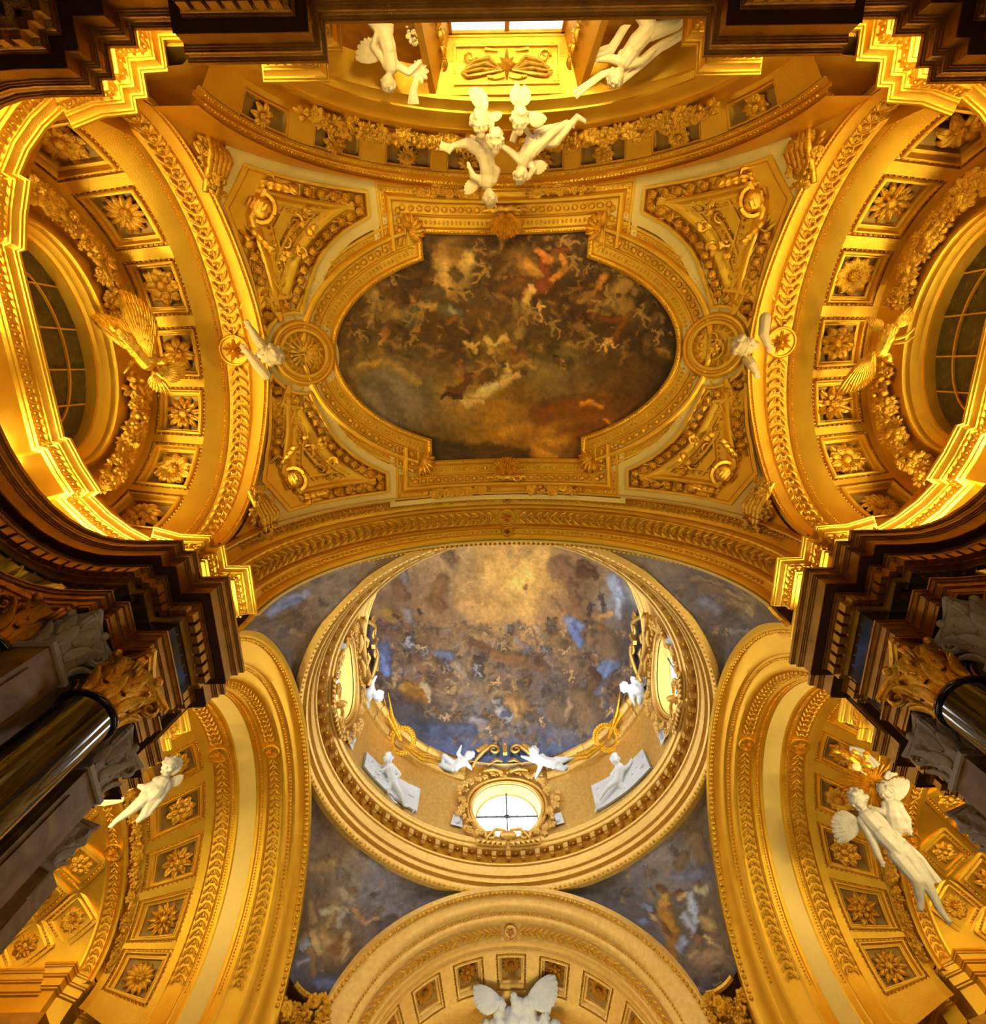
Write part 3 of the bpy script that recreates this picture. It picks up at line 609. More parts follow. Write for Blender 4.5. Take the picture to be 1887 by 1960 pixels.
for i in range(72):
    a = 2 * PI * i / 72; T = (math.cos(a), -math.sin(a), 0); p = Vector((7.76 * math.sin(a), CY + 7.76 * math.cos(a), 18.68))
    put('bracket', mod, ringo, frame(p, T, (0, 0, 1)))
    a += PI / 72; put('boss', sq, ringo, Matrix.Translation((7.80 * math.sin(a), CY + 7.80 * math.cos(a), 18.74)))
# drum with four round windows
RD = 7.62
wins = [0, PI / 2, PI, -PI / 2]; WZ, WRx, WRz = 21.02, 1.72, 1.66
m = MB(); na, nz = 288, 60; rows = []
def wdist(a, z):
    best = 9
    for w in wins:
        d = (a - w + PI) % (2 * PI) - PI; best = min(best, math.hypot(d * RD / WRx, (z - WZ) / WRz))
    return best
VV = {}; V = []; F = []
for j in range(nz + 1):
    for i in range(na):
        a = 2 * PI * i / na; z = 19.08 + (23.6 - 19.08) * j / nz
        for w in wins:
            d = (a - w + PI) % (2 * PI) - PI; rr = math.hypot(d * RD / WRx, (z - WZ) / WRz)
            if .9 < rr < 1.06 and rr > 0: aa = w + d / rr; z = WZ + (z - WZ) / rr; a = aa
        V.append((RD * math.sin(a), CY + RD * math.cos(a), z))
for j in range(nz):
    for i in range(na):
        ac = 2 * PI * (i + .5) / na; zc = 19.08 + (23.6 - 19.08) * (j + .5) / nz
        if wdist(ac, zc) < .985: continue
        F.append((j * na + i, j * na + (i + 1) % na, (j + 1) * na + (i + 1) % na, (j + 1) * na + i))
mm = MB(); mm.V = V; mm.F = F; drum = struct('wall_drum', mm, GOLDP, 60)
m = ring([(7.62, 19.1), (7.52, 19.14), (7.50, 19.24), (7.56, 19.28), (7.62, 19.34)]); part('base_moulding', m, drum, GOLDP)
for w in wins:
    da = .30
    # upper entablature of the drum runs between the windows
    m = ring([(7.62, 23.3), (7.62, 23.56), (7.05, 23.56)], 40, w - .5, w + .5); part('window_head', m, drum, GOLDP)
    prof = [(7.62, 22.55), (7.50, 22.58), (7.48, 22.66), (7.53, 22.70), (7.48, 22.86), (7.40, 22.90), (7.40, 22.98), (7.46, 23.02), (7.46, 23.16), (7.28, 23.20), (7.22, 23.34), (7.12, 23.40), (7.10, 23.50), (7.3, 23.56)]
    m = ring(prof, 40, w + da, w + PI / 2 - da); part('drum_cornice', m, drum, GOLDP)
    m = ring([(r - .05, z) for r, z in prof], 14, w + da + .16, w + da + .32); part('cornice_break', m, drum, GOLDP)
    m = ring([(r - .05, z) for r, z in prof], 14, w + PI / 2 - da - .32, w + PI / 2 - da - .16); part('cornice_break', m, drum, GOLDP)
# window reveals, panes
WIN = {}
for k, w in enumerate(wins):
    Rm = Matrix.Translation((0, CY, WZ)) @ Matrix.Rotation(-w, 4, 'Z')       # local: +y outward
    rows = []; n = 64
    for rx, rz, y in [(1.0, 1.0, None), (1.0, 1.0, 7.66), (.93, .93, 8.15), (.90, .90, 8.16), (.90, .90, 8.24)]:
        r = []
        for i in range(n):
            t = 2 * PI * i / n; x = WRx * rx * math.cos(t); z = WRz * rz * math.sin(t)
            yy = y if y is not None else RD * math.cos(x / RD)
            r.append(Rm @ Vector((x, yy, z)))
        rows.append(r)
    m = MB(); m.grid(rows, True); rv = part('window_reveal', m, drum, GOLDP)
    pm = MB(); pm.V = [tuple(Rm @ Vector((WRx * .91 * math.cos(2 * PI * i / n), 8.2, WRz * .91 * math.sin(2 * PI * i / n)))) for i in range(n)]; pm.F = [tuple(range(n))]
    wn = put('window_%d' % (4 + k), pm.mesh('window_pane', PANE, smooth=False), kind='structure'); WIN[w] = (wn, Rm)
    bars = MB(); bars.box((-1.55, 8.0, -.035), (1.55, 8.06, .035), Rm); bars.box((-.035, 8.0, -1.5), (.035, 8.06, 1.5), Rm); bars.ball((0, 8.0, 0), (.16, .05, .12), Rm, 6, 8)
    for x in (-1.05, -.52, .52, 1.05): bars.ball((x, 8.02, 0), .06, Rm, 4, 5)
    part('glazing_bar', bars, wn, LEAD)
DZ, DR = 23.5, 7.25
# ---------------------------------------------------------------- painted surfaces: colours laid on dense meshes as flat paint
_rs = np.random.RandomState(5); _PERM = _rs.rand(64, 64)
def vnoise(x, y):
    xi = np.floor(x).astype(int); yi = np.floor(y).astype(int); fx = x - xi; fy = y - yi; fx = fx * fx * (3 - 2 * fx); fy = fy * fy * (3 - 2 * fy)
    g = lambda a, b: _PERM[a % 64, b % 64]
    return (g(xi, yi) * (1 - fx) + g(xi + 1, yi) * fx) * (1 - fy) + (g(xi, yi + 1) * (1 - fx) + g(xi + 1, yi + 1) * fx) * fy
def fbm(x, y, o=5, gain=.55):
    s = 0; a = 1; t = 0
    for k in range(o): s = s + a * vnoise(x * 2 ** k + 17 * k, y * 2 ** k + 31 * k); t += a; a *= gain
    return s / t
def lin(c):
    c = np.asarray(c, float) / 255; return np.where(c <= .04045, c / 12.92, ((c + .055) / 1.055) ** 2.4)
def paint(V, ctrl, strokes, sigma=38, warp=26, wscale=60., contrast=.30, gain=1.0, tint=(1, 1, 1), density=0, palette=None, dsz=(5, 16), seed=1, dbox=None):
    """ctrl (x, y, r, g, b) lays in the ground; strokes (x0, y0, x1, y1, half width, (r, g, b)[, soft]) the figures; measured on the survey photograph"""
    px, py = project(V); n = len(px)
    wx = px + warp * 2 * (fbm(px / wscale, py / wscale, 4) - .5); wy = py + warp * 2 * (fbm(px / wscale + 40, py / wscale + 9, 4) - .5)
    C = np.array([c[2:5] for c in ctrl], float); P = np.array([c[:2] for c in ctrl], float)
    D = (wx[:, None] - P[None, :, 0]) ** 2 + (wy[:, None] - P[None, :, 1]) ** 2
    D -= D.min(axis=1, keepdims=True); Wt = np.exp(-D / (2 * sigma * sigma)); Wt /= Wt.sum(1, keepdims=True); col = Wt @ C
    f = fbm(px / 26., py / 26., 6, .66) - .5; col *= (1 + contrast * 3.2 * f)[:, None]
    if density:
        figs = []; r2 = np.random.RandomState(seed + 50)
        for i in range(density // 9):
            x, y = r2.uniform(dbox[0], dbox[1]), r2.uniform(dbox[2], dbox[3]); _g = r2.uniform(.95, 1.3); sk = tuple(int(v * _g) for v in palette[r2.randint(len(palette))]); cl = palette[r2.randint(len(palette))] if r2.rand() < .6 else None
            figs += fig(x, y, r2.uniform(.7, 1.3) * (dsz[1] * .75), sk, cl, r2.uniform(-1.6, 1.6), 1 if r2.rand() < .5 else -1)
        strokes = figs + list(strokes)
        r = np.random.RandomState(seed); x0, x1, y0, y1 = dbox; extra = []
        for i in range(density):
            x, y = r.uniform(x0, x1), r.uniform(y0, y1); a = r.uniform(0, PI); L = r.uniform(*dsz); c = palette[r.randint(len(palette))]
            extra.append((x, y, x + L * math.cos(a), y + L * math.sin(a), L * r.uniform(.2, .45), c, .8))
        strokes = extra + list(strokes)
    sx = px + 18 * (fbm(px / 13., py / 13., 5, .65) - .5); sy = py + 18 * (fbm(px / 13. + 5, py / 13. + 50, 5, .65) - .5)
    for s in strokes:
        x0, y0, x1, y1, w, c = s[:6]; soft = s[6] if len(s) > 6 else .35
        R = w * 1.8 + 2; idx = np.nonzero((sx > min(x0, x1) - R) & (sx < max(x0, x1) + R) & (sy > min(y0, y1) - R) & (sy < max(y0, y1) + R))[0]
        if len(idx) == 0: continue
        ax, ay = sx[idx] - x0, sy[idx] - y0; dx, dy = x1 - x0, y1 - y0; L2 = dx * dx + dy * dy + 1e-9
        t = np.clip((ax * dx + ay * dy) / L2, 0, 1); ex, ey = ax - t * dx, ay - t * dy; d = np.hypot(ex, ey) / w
        a = np.clip((1 + soft - d) / (2 * soft), 0, 1) * (.92 if soft < .7 else .6)
        cc = np.array(c, float)[None, :] * (1.10 - .42 * np.clip(d, 0, 1.2) * (.6 + .4 * np.clip((ex - ey) / (w * 1.2), -1, 1)))[:, None]
        col[idx] = col[idx] * (1 - a[:, None]) + cc * a[:, None]
    g_ = fbm(px / 7. + 3, py / 7. + 8, 4, .6) - .5; col = col * (1 + .32 * g_)[:, None]
    return np.clip(lin(np.clip(col, 0, 255)) * gain * np.array(tint), 0, .95)
def painted(name, m, mat, *a, **k):
    me = m.mesh(name, mat, ang=179); at_ = me.color_attributes.new('paint', 'FLOAT_COLOR', 'POINT')
    c = paint(np.array(m.V), *a, **k); at_.data.foreach_set('color', np.concatenate([c, np.ones((len(c), 1))], 1).ravel().astype(np.float32)); return me
def fig(x, y, s, skin=(170, 140, 80), cloth=None, lean=0.0, flip=1):
    """small painted figure: head, torso, limbs, a wrap of cloth"""
    c, n = math.cos(lean), math.sin(lean); T = lambda u, v: (x + s * (u * c * flip - v * n), y + s * (u * n * flip + v * c)); o = []
    L = lambda u0, v0, u1, v1, w, col, so=.3: o.append((*T(u0, v0), *T(u1, v1), w * s, col, so))
    dk = tuple(int(k * .55) for k in skin)
    L(.25, .3, -.3, 1.1, .7, dk, .8)
    if cloth: L(-.25, .3, .35, .9, .40, cloth); L(.2, .6, .7, 1.2, .28, cloth)
    L(0, -.35, .05, .25, .24, skin); L(.05, .35, .4, .85, .16, skin); L(.4, .85, .25, 1.35, .12, skin); L(-.05, .35, -.35, .9, .15, skin)
    L(-.12, -.4, -.6, -.1, .11, skin); L(-.6, -.1, -.85, -.5, .09, skin); L(.15, -.4, .6, -.2, .11, skin); L(0, -.78, 0, -.70, .17, skin); L(0, -.9, .04, -.84, .16, dk)
    return o
# oval painting of the bay
OV_C = [(690,560,100,70,30),(760,500,72,50,20),(870,490,120,85,35),(940,470,70,45,15),(1020,460,60,38,12),(1120,470,62,42,14),(1200,500,70,48,16),(1260,580,66,44,14),(1285,680,62,42,10),(1270,760,66,44,10),
 (660,640,92,66,24),(700,700,98,76,34),(660,740,110,85,40),(730,760,112,90,64),(740,810,108,92,70),(700,720,128,102,50),(790,730,120,98,62),(800,790,118,92,50),(850,820,128,98,48),(880,770,150,110,48),
 (790,860,66,50,26),(850,865,72,52,22),(900,840,140,98,26),(960,800,160,110,26),(1010,770,120,86,32),(1010,830,150,96,22),(1070,850,180,120,26),(1120,820,130,76,14),(1180,830,92,54,10),(1230,800,80,50,10),
 (1060,700,122,100,50),(1110,740,110,82,40),(1160,690,80,56,20),(1200,740,88,58,16),(1040,640,88,66,30),(960,640,120,88,36),(900,600,88,62,24),(840,640,84,58,24),(820,560,100,66,26),(950,560,84,56,22),(1090,580,72,46,16),(1180,560,84,56,20),(1150,790,120,70,12),(1090,880,90,58,14),(980,870,110,76,18),(760,640,96,70,28),(1240,640,66,44,14)]
OV_S = [(735,720,790,770,36,(122,104,82),.6),(715,760,740,820,30,(118,100,80),.6),(690,700,740,690,9,(168,128,48),.6),(670,745,690,790,9,(176,124,40),.6),(740,690,800,730,12,(150,120,60),.6),(800,700,850,720,16,(112,86,40),.6),
 (800,850,900,870,17,(60,46,22),.4),(920,860,1000,875,12,(78,54,24),.5),(1010,800,1060,790,14,(110,66,14),.5),(1040,790,1130,775,20,(118,66,10),.5),(1080,830,1150,835,16,(120,68,12),.5),(950,830,1010,815,13,(196,136,30),.7),(1020,850,1080,840,11,(200,138,30),.7),
 (1112,768,1150,775,6,(196,126,24),.6),(1160,800,1178,815,5,(190,120,24),.6),(1000,790,960,770,22,(150,104,30),.7),(1030,860,1060,880,12,(190,128,28),.6),
 # great pale figure upper left of centre
 (862,480,880,545,30,(150,108,42),.3),(850,500,858,550,17,(182,142,70)),(892,500,888,550,15,(172,132,62)),(870,478,890,482,14,(120,84,34)),(900,490,896,520,12,(196,158,84)),(868,520,876,530,10,(84,62,26)),
 # red and orange figure
 (990,490,1030,520,22,(120,84,32)),(1008,505,1028,520,12,(176,124,46)),(1010,560,1050,540,13,(128,64,20)),(1040,500,1052,540,9,(122,60,18)),(1030,480,1052,496,7,(190,116,36)),(1075,490,1085,510,7,(196,128,40)),(1085,510,1060,536,7,(190,120,36)),(1060,478,1088,478,6,(124,62,20)),
 (1000,535,960,555,8,(110,64,22)),(950,530,980,500,7,(112,84,38)),
 # right group
 (1150,500,1168,490,6,(150,114,50)),(1158,525,1140,560,8,(180,118,40)),(1140,560,1110,575,8,(190,132,56)),(1170,570,1200,590,20,(150,112,44)),(1180,560,1200,540,14,(160,122,52)),(1130,580,1160,600,10,(150,110,46)),(1215,560,1222,535,5,(140,106,48)),(1150,610,1190,608,7,(112,60,20)),(1110,620,1135,660,10,(140,100,42)),(1110,665,1090,660,7,(160,120,54)),(1205,600,1180,640,6,(120,70,20)),(1240,550,1262,560,7,(96,70,30)),
 # left group
 (716,560,735,600,14,(160,122,60)),(700,560,714,545,9,(150,116,60)),(735,600,750,580,9,(150,108,50)),(760,600,800,600,14,(178,138,66)),(790,590,835,585,9,(172,134,70)),(740,630,736,650,7,(150,100,42)),(820,560,840,560,14,(88,72,36)),(850,590,875,600,13,(96,84,52)),(862,592,872,596,6,(146,138,108)),(770,545,800,540,10,(70,46,18)),(860,612,872,604,6,(140,80,26)),
 # Angels in the middle
 (1012,560,1000,600,10,(196,154,70)),(1000,600,994,640,9,(190,150,72)),(1020,560,1014,545,5,(200,160,84)),(985,575,990,600,7,(140,104,48)),(950,560,975,580,6,(120,84,36)),(930,560,950,580,7,(100,72,30)),
 (890,655,910,672,5,(210,168,84)),(915,655,895,665,4,(200,160,76)),(930,650,945,665,7,(206,166,86)),(945,665,968,640,6,(210,172,96)),(965,640,970,655,5,(196,150,70)),(940,670,960,678,7,(196,148,66)),(975,660,985,665,6,(150,110,54)),
 (950,690,1000,680,14,(134,92,34)),(970,700,975,725,6,(220,176,96)),(880,690,890,715,6,(130,90,36)),(930,720,925,740,12,(110,70,24)),(1010,690,1020,700,7,(190,150,70)),(985,700,1015,690,6,(160,120,54)),
 (890,770,930,750,11,(206,172,100)),(930,750,970,725,12,(204,168,92)),(920,745,950,735,9,(220,190,120)),(895,765,925,768,6,(190,150,80)),(975,724,1000,715,6,(196,156,80)),(1000,714,1004,712,6,(100,60,20)),(862,750,880,745,8,(92,58,20)),(850,756,880,760,4,(60,40,18)),(900,720,880,750,9,(96,60,22)),
 (1030,700,1060,715,16,(134,106,52),.7),(1050,735,1080,745,12,(120,96,46),.7)]
for X_, Y_, s_, l_, c_, fl_ in [(715,590,26,.6,(112,84,44),1),(800,600,22,1.3,(96,90,60),1),(745,520,20,-.8,(70,48,22),-1),(925,520,22,.9,(76,56,26),1),(1010,600,24,.4,(120,84,34),-1),(1160,575,28,1.2,(110,66,26),1),(1225,600,20,-.6,(84,58,24),-1),(1100,500,20,.2,(96,64,26),1),(1190,520,20,2.2,(84,62,30),-1),(940,700,26,1.5,(140,92,38),1),(880,560,18,-1.2,(84,64,30),1),(1060,620,20,-.3,(90,60,24),1),(1130,650,20,1.0,(100,66,26),-1),(1260,640,16,.4,(70,50,22),1),(690,640,16,-.4,(80,58,24),1),(1240,540,16,1.8,(86,62,28),1),(790,650,15,.5,(84,60,26),-1)]:
    OV_S += fig(X_, Y_, s_, (150, 114, 54), c_, l_, fl_)
m = MB(); NX, NY = 480, 320; x0_, x1_, y0_, y1_ = -5.45, 5.45, -3.95, 3.2
def oval_outline(grow=0.0, n=30):
    """plan outline of the painting: an ellipse with a straight bay let into each long side"""
    cx, cy = 0, YC + .02; ax, ay = 5.22, 3.12; nx, ny = 2.52, 3.44; t0 = math.acos(nx / ax); pts = []
    for s0 in (0, 1):
        A = [(ax * math.cos(t), ay * math.sin(t)) for t in [-t0 + 2 * t0 * i / n for i in range(n + 1)]]
        A = A + [(nx, ny)] if True else A
        if s0 == 0: pts += [(nx, -ny)] + A
        else: pts += [(-x, -y) for x, y in ([(nx, -ny)] + A)]
    P = [(cx + x, cy + y) for x, y in pts]
    return P if grow == 0 else offset_path(P, -grow, True)
OUT = oval_outline()
def inside(P, x, y):
    c = False; j = len(P) - 1
    for i in range(len(P)):
        if (P[i][1] > y) != (P[j][1] > y) and x < (P[j][0] - P[i][0]) * (y - P[i][1]) / (P[j][1] - P[i][1]) + P[i][0]: c = not c
        j = i
    return c
IN = oval_outline(.10)
V = [on(x0_ + (x1_ - x0_) * i / NX, y0_ + (y1_ - y0_) * j / NY, .05) for j in range(NY + 1) for i in range(NX + 1)]
def row_span(y):
    xs = []
    for i in range(len(IN)):
        a, b = IN[i - 1], IN[i]
        if (a[1] > y) != (b[1] > y): xs.append(a[0] + (b[0] - a[0]) * (y - a[1]) / (b[1] - a[1]))
    return (min(xs), max(xs)) if xs else None
F = []
for j in range(NY):
    y = y0_ + (y1_ - y0_) * (j + .5) / NY; sp = row_span(y)
    if not sp: continue
    for i in range(NX):
        x = x0_ + (x1_ - x0_) * (i + .5) / NX
        if sp[0] < x < sp[1]: a = j * (NX + 1) + i; F.append((a, a + 1, a + NX + 2, a + NX + 1))
mm = MB(); used = sorted({i for f in F for i in f}); mp = {k: i for i, k in enumerate(used)}; mm.V = [tuple(V[i]) for i in used]; mm.F = [tuple(mp[i] for i in f) for f in F]
oval = thing('ceiling_painting', 'large oval ceiling painting of dark clouds and falling figures in a gilded frame', 'painting', tuple(on(0, YC, .05)))
put('canvas', painted('canvas', mm, FRESCO, OV_C, OV_S, sigma=26, warp=16, wscale=45., contrast=.20, gain=1.45, tint=(1.0, .92, .72), density=420, palette=[(150,110,50),(96,66,26),(60,40,14),(120,84,36),(74,52,22),(170,126,58)], dbox=(650, 1290, 450, 690), dsz=(6, 20)), oval)
# dome fresco
DO_C = [(998,1115,232,184,96),(960,1090,214,166,84),(1040,1100,206,160,84),(1000,1160,212,164,90),(940,1150,196,150,84),(900,1100,178,140,88),(850,1090,160,128,88),(1090,1090,150,114,76),(970,1060,190,144,80),(1060,1160,170,132,84),
 (820,1150,140,110,80),(770,1150,130,104,80),(760,1200,128,98,70),(740,1250,104,86,76),(710,1280,88,76,72),(800,1220,124,96,72),(850,1200,146,116,80),(880,1260,146,120,90),(930,1210,170,134,88),(990,1210,172,134,90),(1050,1220,150,118,86),
 (1110,1130,128,98,70),(1150,1120,140,112,84),(1180,1160,150,150,158),(1190,1200,120,110,110),(1150,1200,122,94,66),(1200,1250,90,78,76),(1220,1280,80,72,74),(1150,1260,122,98,76),(1100,1250,140,112,84),(1170,1300,110,92,82),
 (800,1300,122,96,74),(850,1310,132,106,84),(900,1310,148,126,104),(950,1300,140,116,94),(1000,1300,130,110,94),(1050,1310,110,98,96),(1100,1330,122,102,88),(1190,1350,96,88,96),(740,1340,88,78,80),(780,1370,92,86,96),(760,1400,78,76,84),
 (820,1400,84,92,128),(860,1370,120,108,104),(900,1380,112,108,118),(940,1400,120,116,122),(990,1390,140,122,108),(1030,1400,104,104,124),(1090,1390,128,106,86),(1130,1390,108,94,86),(1170,1390,92,98,124),(1150,1430,100,106,136),(860,1430,92,102,142),(920,1440,98,112,152),(980,1440,100,116,158),(1040,1440,100,116,156),(1100,1430,98,110,144),(800,1440,86,94,130)]
DO_S = [(712,1210,728,1280,9,(92,98,128)),(735,1240,738,1280,12,(94,106,146)),(726,1250,742,1290,8,(110,128,182)),(1090,1190,1108,1200,12,(122,136,176)),(1095,1200,1112,1235,8,(104,120,172)),(1172,1110,1190,1150,13,(150,160,182)),(1185,1150,1186,1180,6,(176,186,204)),(1150,1280,1176,1265,12,(110,124,168)),(1170,1265,1140,1320,9,(112,128,172)),
 (1120,1330,1145,1300,11,(112,84,60)),(1145,1300,1135,1285,8,(84,62,48)),(1110,1340,1130,1370,24,(132,108,82)),(1060,1350,1075,1375,22,(124,104,86)),(1090,1340,1085,1370,7,(168,140,110)),(980,1340,1000,1350,14,(170,130,84)),(985,1345,990,1370,10,(186,146,92)),(955,1360,975,1370,10,(176,176,190)),(960,1366,964,1370,5,(84,90,110)),(970,1363,973,1366,6,(84,90,110)),
 (778,1318,800,1320,13,(180,132,60)),(785,1330,810,1335,14,(150,106,48)),(812,1308,820,1330,7,(186,166,136)),(820,1330,824,1342,4,(190,172,146)),(810,1300,812,1303,4,(150,120,84)),(740,1170,760,1180,11,(150,118,62)),(757,1178,761,1180,6,(70,54,44)),(780,1170,785,1185,9,(132,124,122)),(803,1168,806,1172,6,(72,58,48)),(830,1150,840,1160,14,(120,86,56)),(840,1130,846,1110,15,(128,92,60)),(858,1060,866,1075,12,(110,84,60)),(760,1120,770,1140,12,(112,84,56)),(770,1090,775,1110,8,(120,110,110)),
 (1060,1085,1070,1100,14,(132,100,70)),(1075,1080,1100,1110,16,(124,92,66)),(1112,1080,1130,1085,9,(92,66,46)),(1110,1095,1135,1100,10,(86,60,40)),(1095,1120,1100,1150,10,(120,88,62)),(1130,1160,1128,1175,6,(74,60,54)),(1152,1140,1156,1170,5,(78,64,58)),(1142,1175,1150,1185,8,(140,108,72)),(1150,1180,1172,1175,5,(180,140,90)),(1148,1200,1155,1220,9,(130,98,62)),(1160,1220,1170,1250,18,(122,98,74)),(1200,1170,1210,1220,14,(74,64,62),.7),(1210,1240,1218,1290,12,(72,64,66),.7),(1060,1150,1064,1160,7,(150,116,78)),(1068,1160,1074,1170,5,(150,116,78)),
 (820,1400,840,1400,20,(84,92,122),.5),(790,1385,800,1400,16,(70,74,90),.6),(760,1350,790,1360,20,(82,76,80),.6),(1004,1120,1006,1128,3,(150,104,54)),(1190,1380,1150,1400,14,(84,92,124),.7),(1060,1400,1100,1405,12,(120,118,140),.7),(870,1395,900,1395,12,(88,96,124),.5),(905,1375,925,1385,10,(150,144,150),.6),(840,1250,860,1255,9,(106,116,150)),(870,1270,890,1290,8,(158,140,116)),
 (940,1250,1000,1262,10,(136,98,62),.6),(900,1230,930,1238,8,(106,78,56),.6),(1010,1270,1040,1280,10,(120,90,64),.6),(930,1180,950,1170,20,(206,160,88),.8)]
DOMEZ = 8.3
m = MB(); NA, NR = 620, 230
m.grid([[(DR * math.cos(PI / 2 * j / NR * .995) * math.sin(2 * PI * i / NA), CY + DR * math.cos(PI / 2 * j / NR * .995) * math.cos(2 * PI * i / NA), DZ + DOMEZ * math.sin(PI / 2 * j / NR * .995)) for i in range(NA)] for j in range(NR + 1)], True)
top = len(m.V) - NA; m.F.append(tuple(top + i for i in range(NA)))
dome = thing('dome_fresco', 'painted dome with golden glow at its crown and crowds of figures on clouds', 'fresco', (0, CY, DZ))
put('painted_dome', painted('painted_dome', m, FRESCO, DO_C, DO_S, sigma=22, warp=13, wscale=40., contrast=.15, gain=1.30, tint=(.98, 1.0, .98), density=950, palette=[(150,120,84),(112,86,60),(170,138,98),(84,70,62),(130,104,78),(120,118,128),(186,156,116),(98,84,78)], dbox=(690, 1240, 1190, 1420), dsz=(4, 13), seed=4), dome)
PC = {(-1, -1): ([(500,1180,112,92,74),(540,1150,120,98,80),(560,1230,116,96,80),(590,1200,120,100,84),(620,1130,142,120,98),(660,1110,150,128,104),(480,1200,100,82,66),(540,1270,100,80,66),(600,1260,110,92,78),(700,1090,140,116,90),(520,1210,124,104,84)],
    [(515,1172,560,1145,9,(130,142,188)),(560,1145,590,1135,7,(150,156,190)),(545,1160,570,1150,7,(110,122,170)),(590,1145,610,1140,5,(150,126,96)),(520,1195,560,1180,9,(104,84,64)),(540,1215,570,1200,9,(96,80,70)),(560,1210,580,1215,7,(140,116,92)),(500,1190,510,1186,6,(92,72,56))]),
  (1, -1): ([(1260,1080,140,124,104),(1310,1100,124,106,88),(1350,1120,112,94,80),(1400,1140,116,98,82),(1450,1150,110,90,74),(1480,1170,104,84,68),(1340,1160,116,106,108),(1380,1200,106,96,98),(1400,1230,110,94,84),(1430,1180,112,94,78),(1290,1120,128,112,100)],
    [(1330,1105,1380,1120,8,(150,124,88)),(1340,1120,1400,1135,9,(124,100,72)),(1390,1130,1420,1145,6,(160,132,92)),(1400,1150,1420,1160,7,(150,122,86)),(1430,1160,1440,1175,6,(160,136,96)),(1345,1150,1375,1165,11,(128,128,148)),(1420,1135,1445,1150,8,(140,116,84)),(1390,1180,1420,1195,7,(92,84,80)),(1400,1210,1430,1205,5,(140,128,120))]),
  (-1, 1): ([(600,1600,110,92,78),(620,1640,128,108,88),(660,1690,138,122,108),(700,1720,140,136,150),(740,1720,128,124,140),(800,1720,106,98,100),(600,1700,112,94,74),(590,1760,96,76,56),(640,1760,132,108,80),(700,1760,112,98,92),(620,1830,120,96,70),(660,1840,96,76,58),(580,1860,92,86,96),(600,1900,78,76,88),(570,1920,70,66,76),(640,1880,78,66,60)],
    [(600,1660,640,1650,12,(150,124,92)),(625,1645,628,1640,6,(120,92,64)),(655,1700,670,1720,10,(164,146,128)),(674,1700,678,1704,6,(130,100,70)),(620,1745,660,1740,9,(184,168,140)),(640,1750,615,1785,6,(170,140,100)),(655,1745,650,1770,6,(160,150,140)),(595,1730,600,1760,8,(150,122,84)),(605,1725,608,1722,5,(112,84,60)),(680,1745,700,1765,7,(166,134,96)),(700,1765,725,1755,4,(176,146,108)),(715,1750,730,1740,5,(120,100,80)),(620,1800,650,1815,24,(176,142,96)),(600,1790,610,1820,10,(180,150,104)),(640,1820,660,1800,13,(130,90,56)),(665,1790,670,1790,9,(180,150,112)),(662,1800,660,1835,5,(176,144,104)),(585,1790,598,1830,7,(140,110,76)),(600,1830,602,1870,6,(130,104,78)),(575,1815,590,1805,6,(140,140,156)),(570,1845,590,1838,4,(140,146,172)),(610,1880,640,1880,12,(96,106,148),.6),(730,1770,750,1760,9,(84,74,74),.5)]),
  (1, 1): ([(1340,1600,116,96,76),(1310,1640,128,120,124),(1270,1680,140,130,126),(1220,1700,112,108,122),(1180,1720,98,92,100),(1150,1720,84,78,80),(1330,1680,110,108,134),(1260,1740,120,108,104),(1230,1760,98,90,96),(1340,1760,112,92,74),(1360,1700,116,98,76),(1340,1830,150,122,92),(1370,1850,118,96,78),(1320,1850,96,84,80),(1380,1900,64,56,58),(1350,1910,66,66,80),(1400,1890,60,52,54),(1300,1820,92,92,110)],
    [(1270,1715,1275,1750,11,(190,146,74)),(1275,1750,1290,1800,15,(176,128,58)),(1290,1800,1290,1830,10,(150,102,46)),(1262,1700,1268,1705,7,(120,84,54)),(1290,1710,1310,1712,5,(130,90,50)),(1300,1720,1315,1708,5,(190,160,120)),(1322,1715,1330,1760,10,(176,186,210)),(1310,1750,1325,1780,8,(166,176,204)),(1335,1700,1350,1704,9,(190,180,150)),(1335,1690,1338,1692,5,(120,90,64)),(1350,1760,1360,1770,12,(170,140,90)),(1350,1790,1380,1815,4,(190,160,120)),(1336,1792,1342,1798,7,(140,100,70)),(1250,1745,1255,1760,6,(190,164,130)),(1248,1740,1250,1744,6,(84,64,54)),(1235,1735,1245,1740,6,(130,136,172)),(1310,1640,1300,1655,10,(120,98,72)),(1330,1600,1345,1640,14,(134,108,80)),(1290,1680,1340,1670,10,(122,126,166),.7),(1225,1760,1235,1765,6,(110,124,168)),(1310,1800,1300,1815,8,(150,160,196)),(1345,1830,1375,1825,16,(152,124,94),.6),(1330,1820,1320,1830,9,(164,136,104),.6),(1280,1790,1270,1770,4,(110,76,40))])}
PL = {(-1, -1): ('painted spandrel with a blue draped figure at upper left of the dome ring', 'pendentive_fresco'), (1, -1): ('painted spandrel with brown flying figures at upper right of the dome ring', 'pendentive_fresco'),
      (-1, 1): ('painted spandrel with a seated group, at lower left of the dome ring', 'pendentive_fresco'), (1, 1): ('painted spandrel with a yellow cloaked figure at lower right of the dome ring', 'pendentive_fresco')}
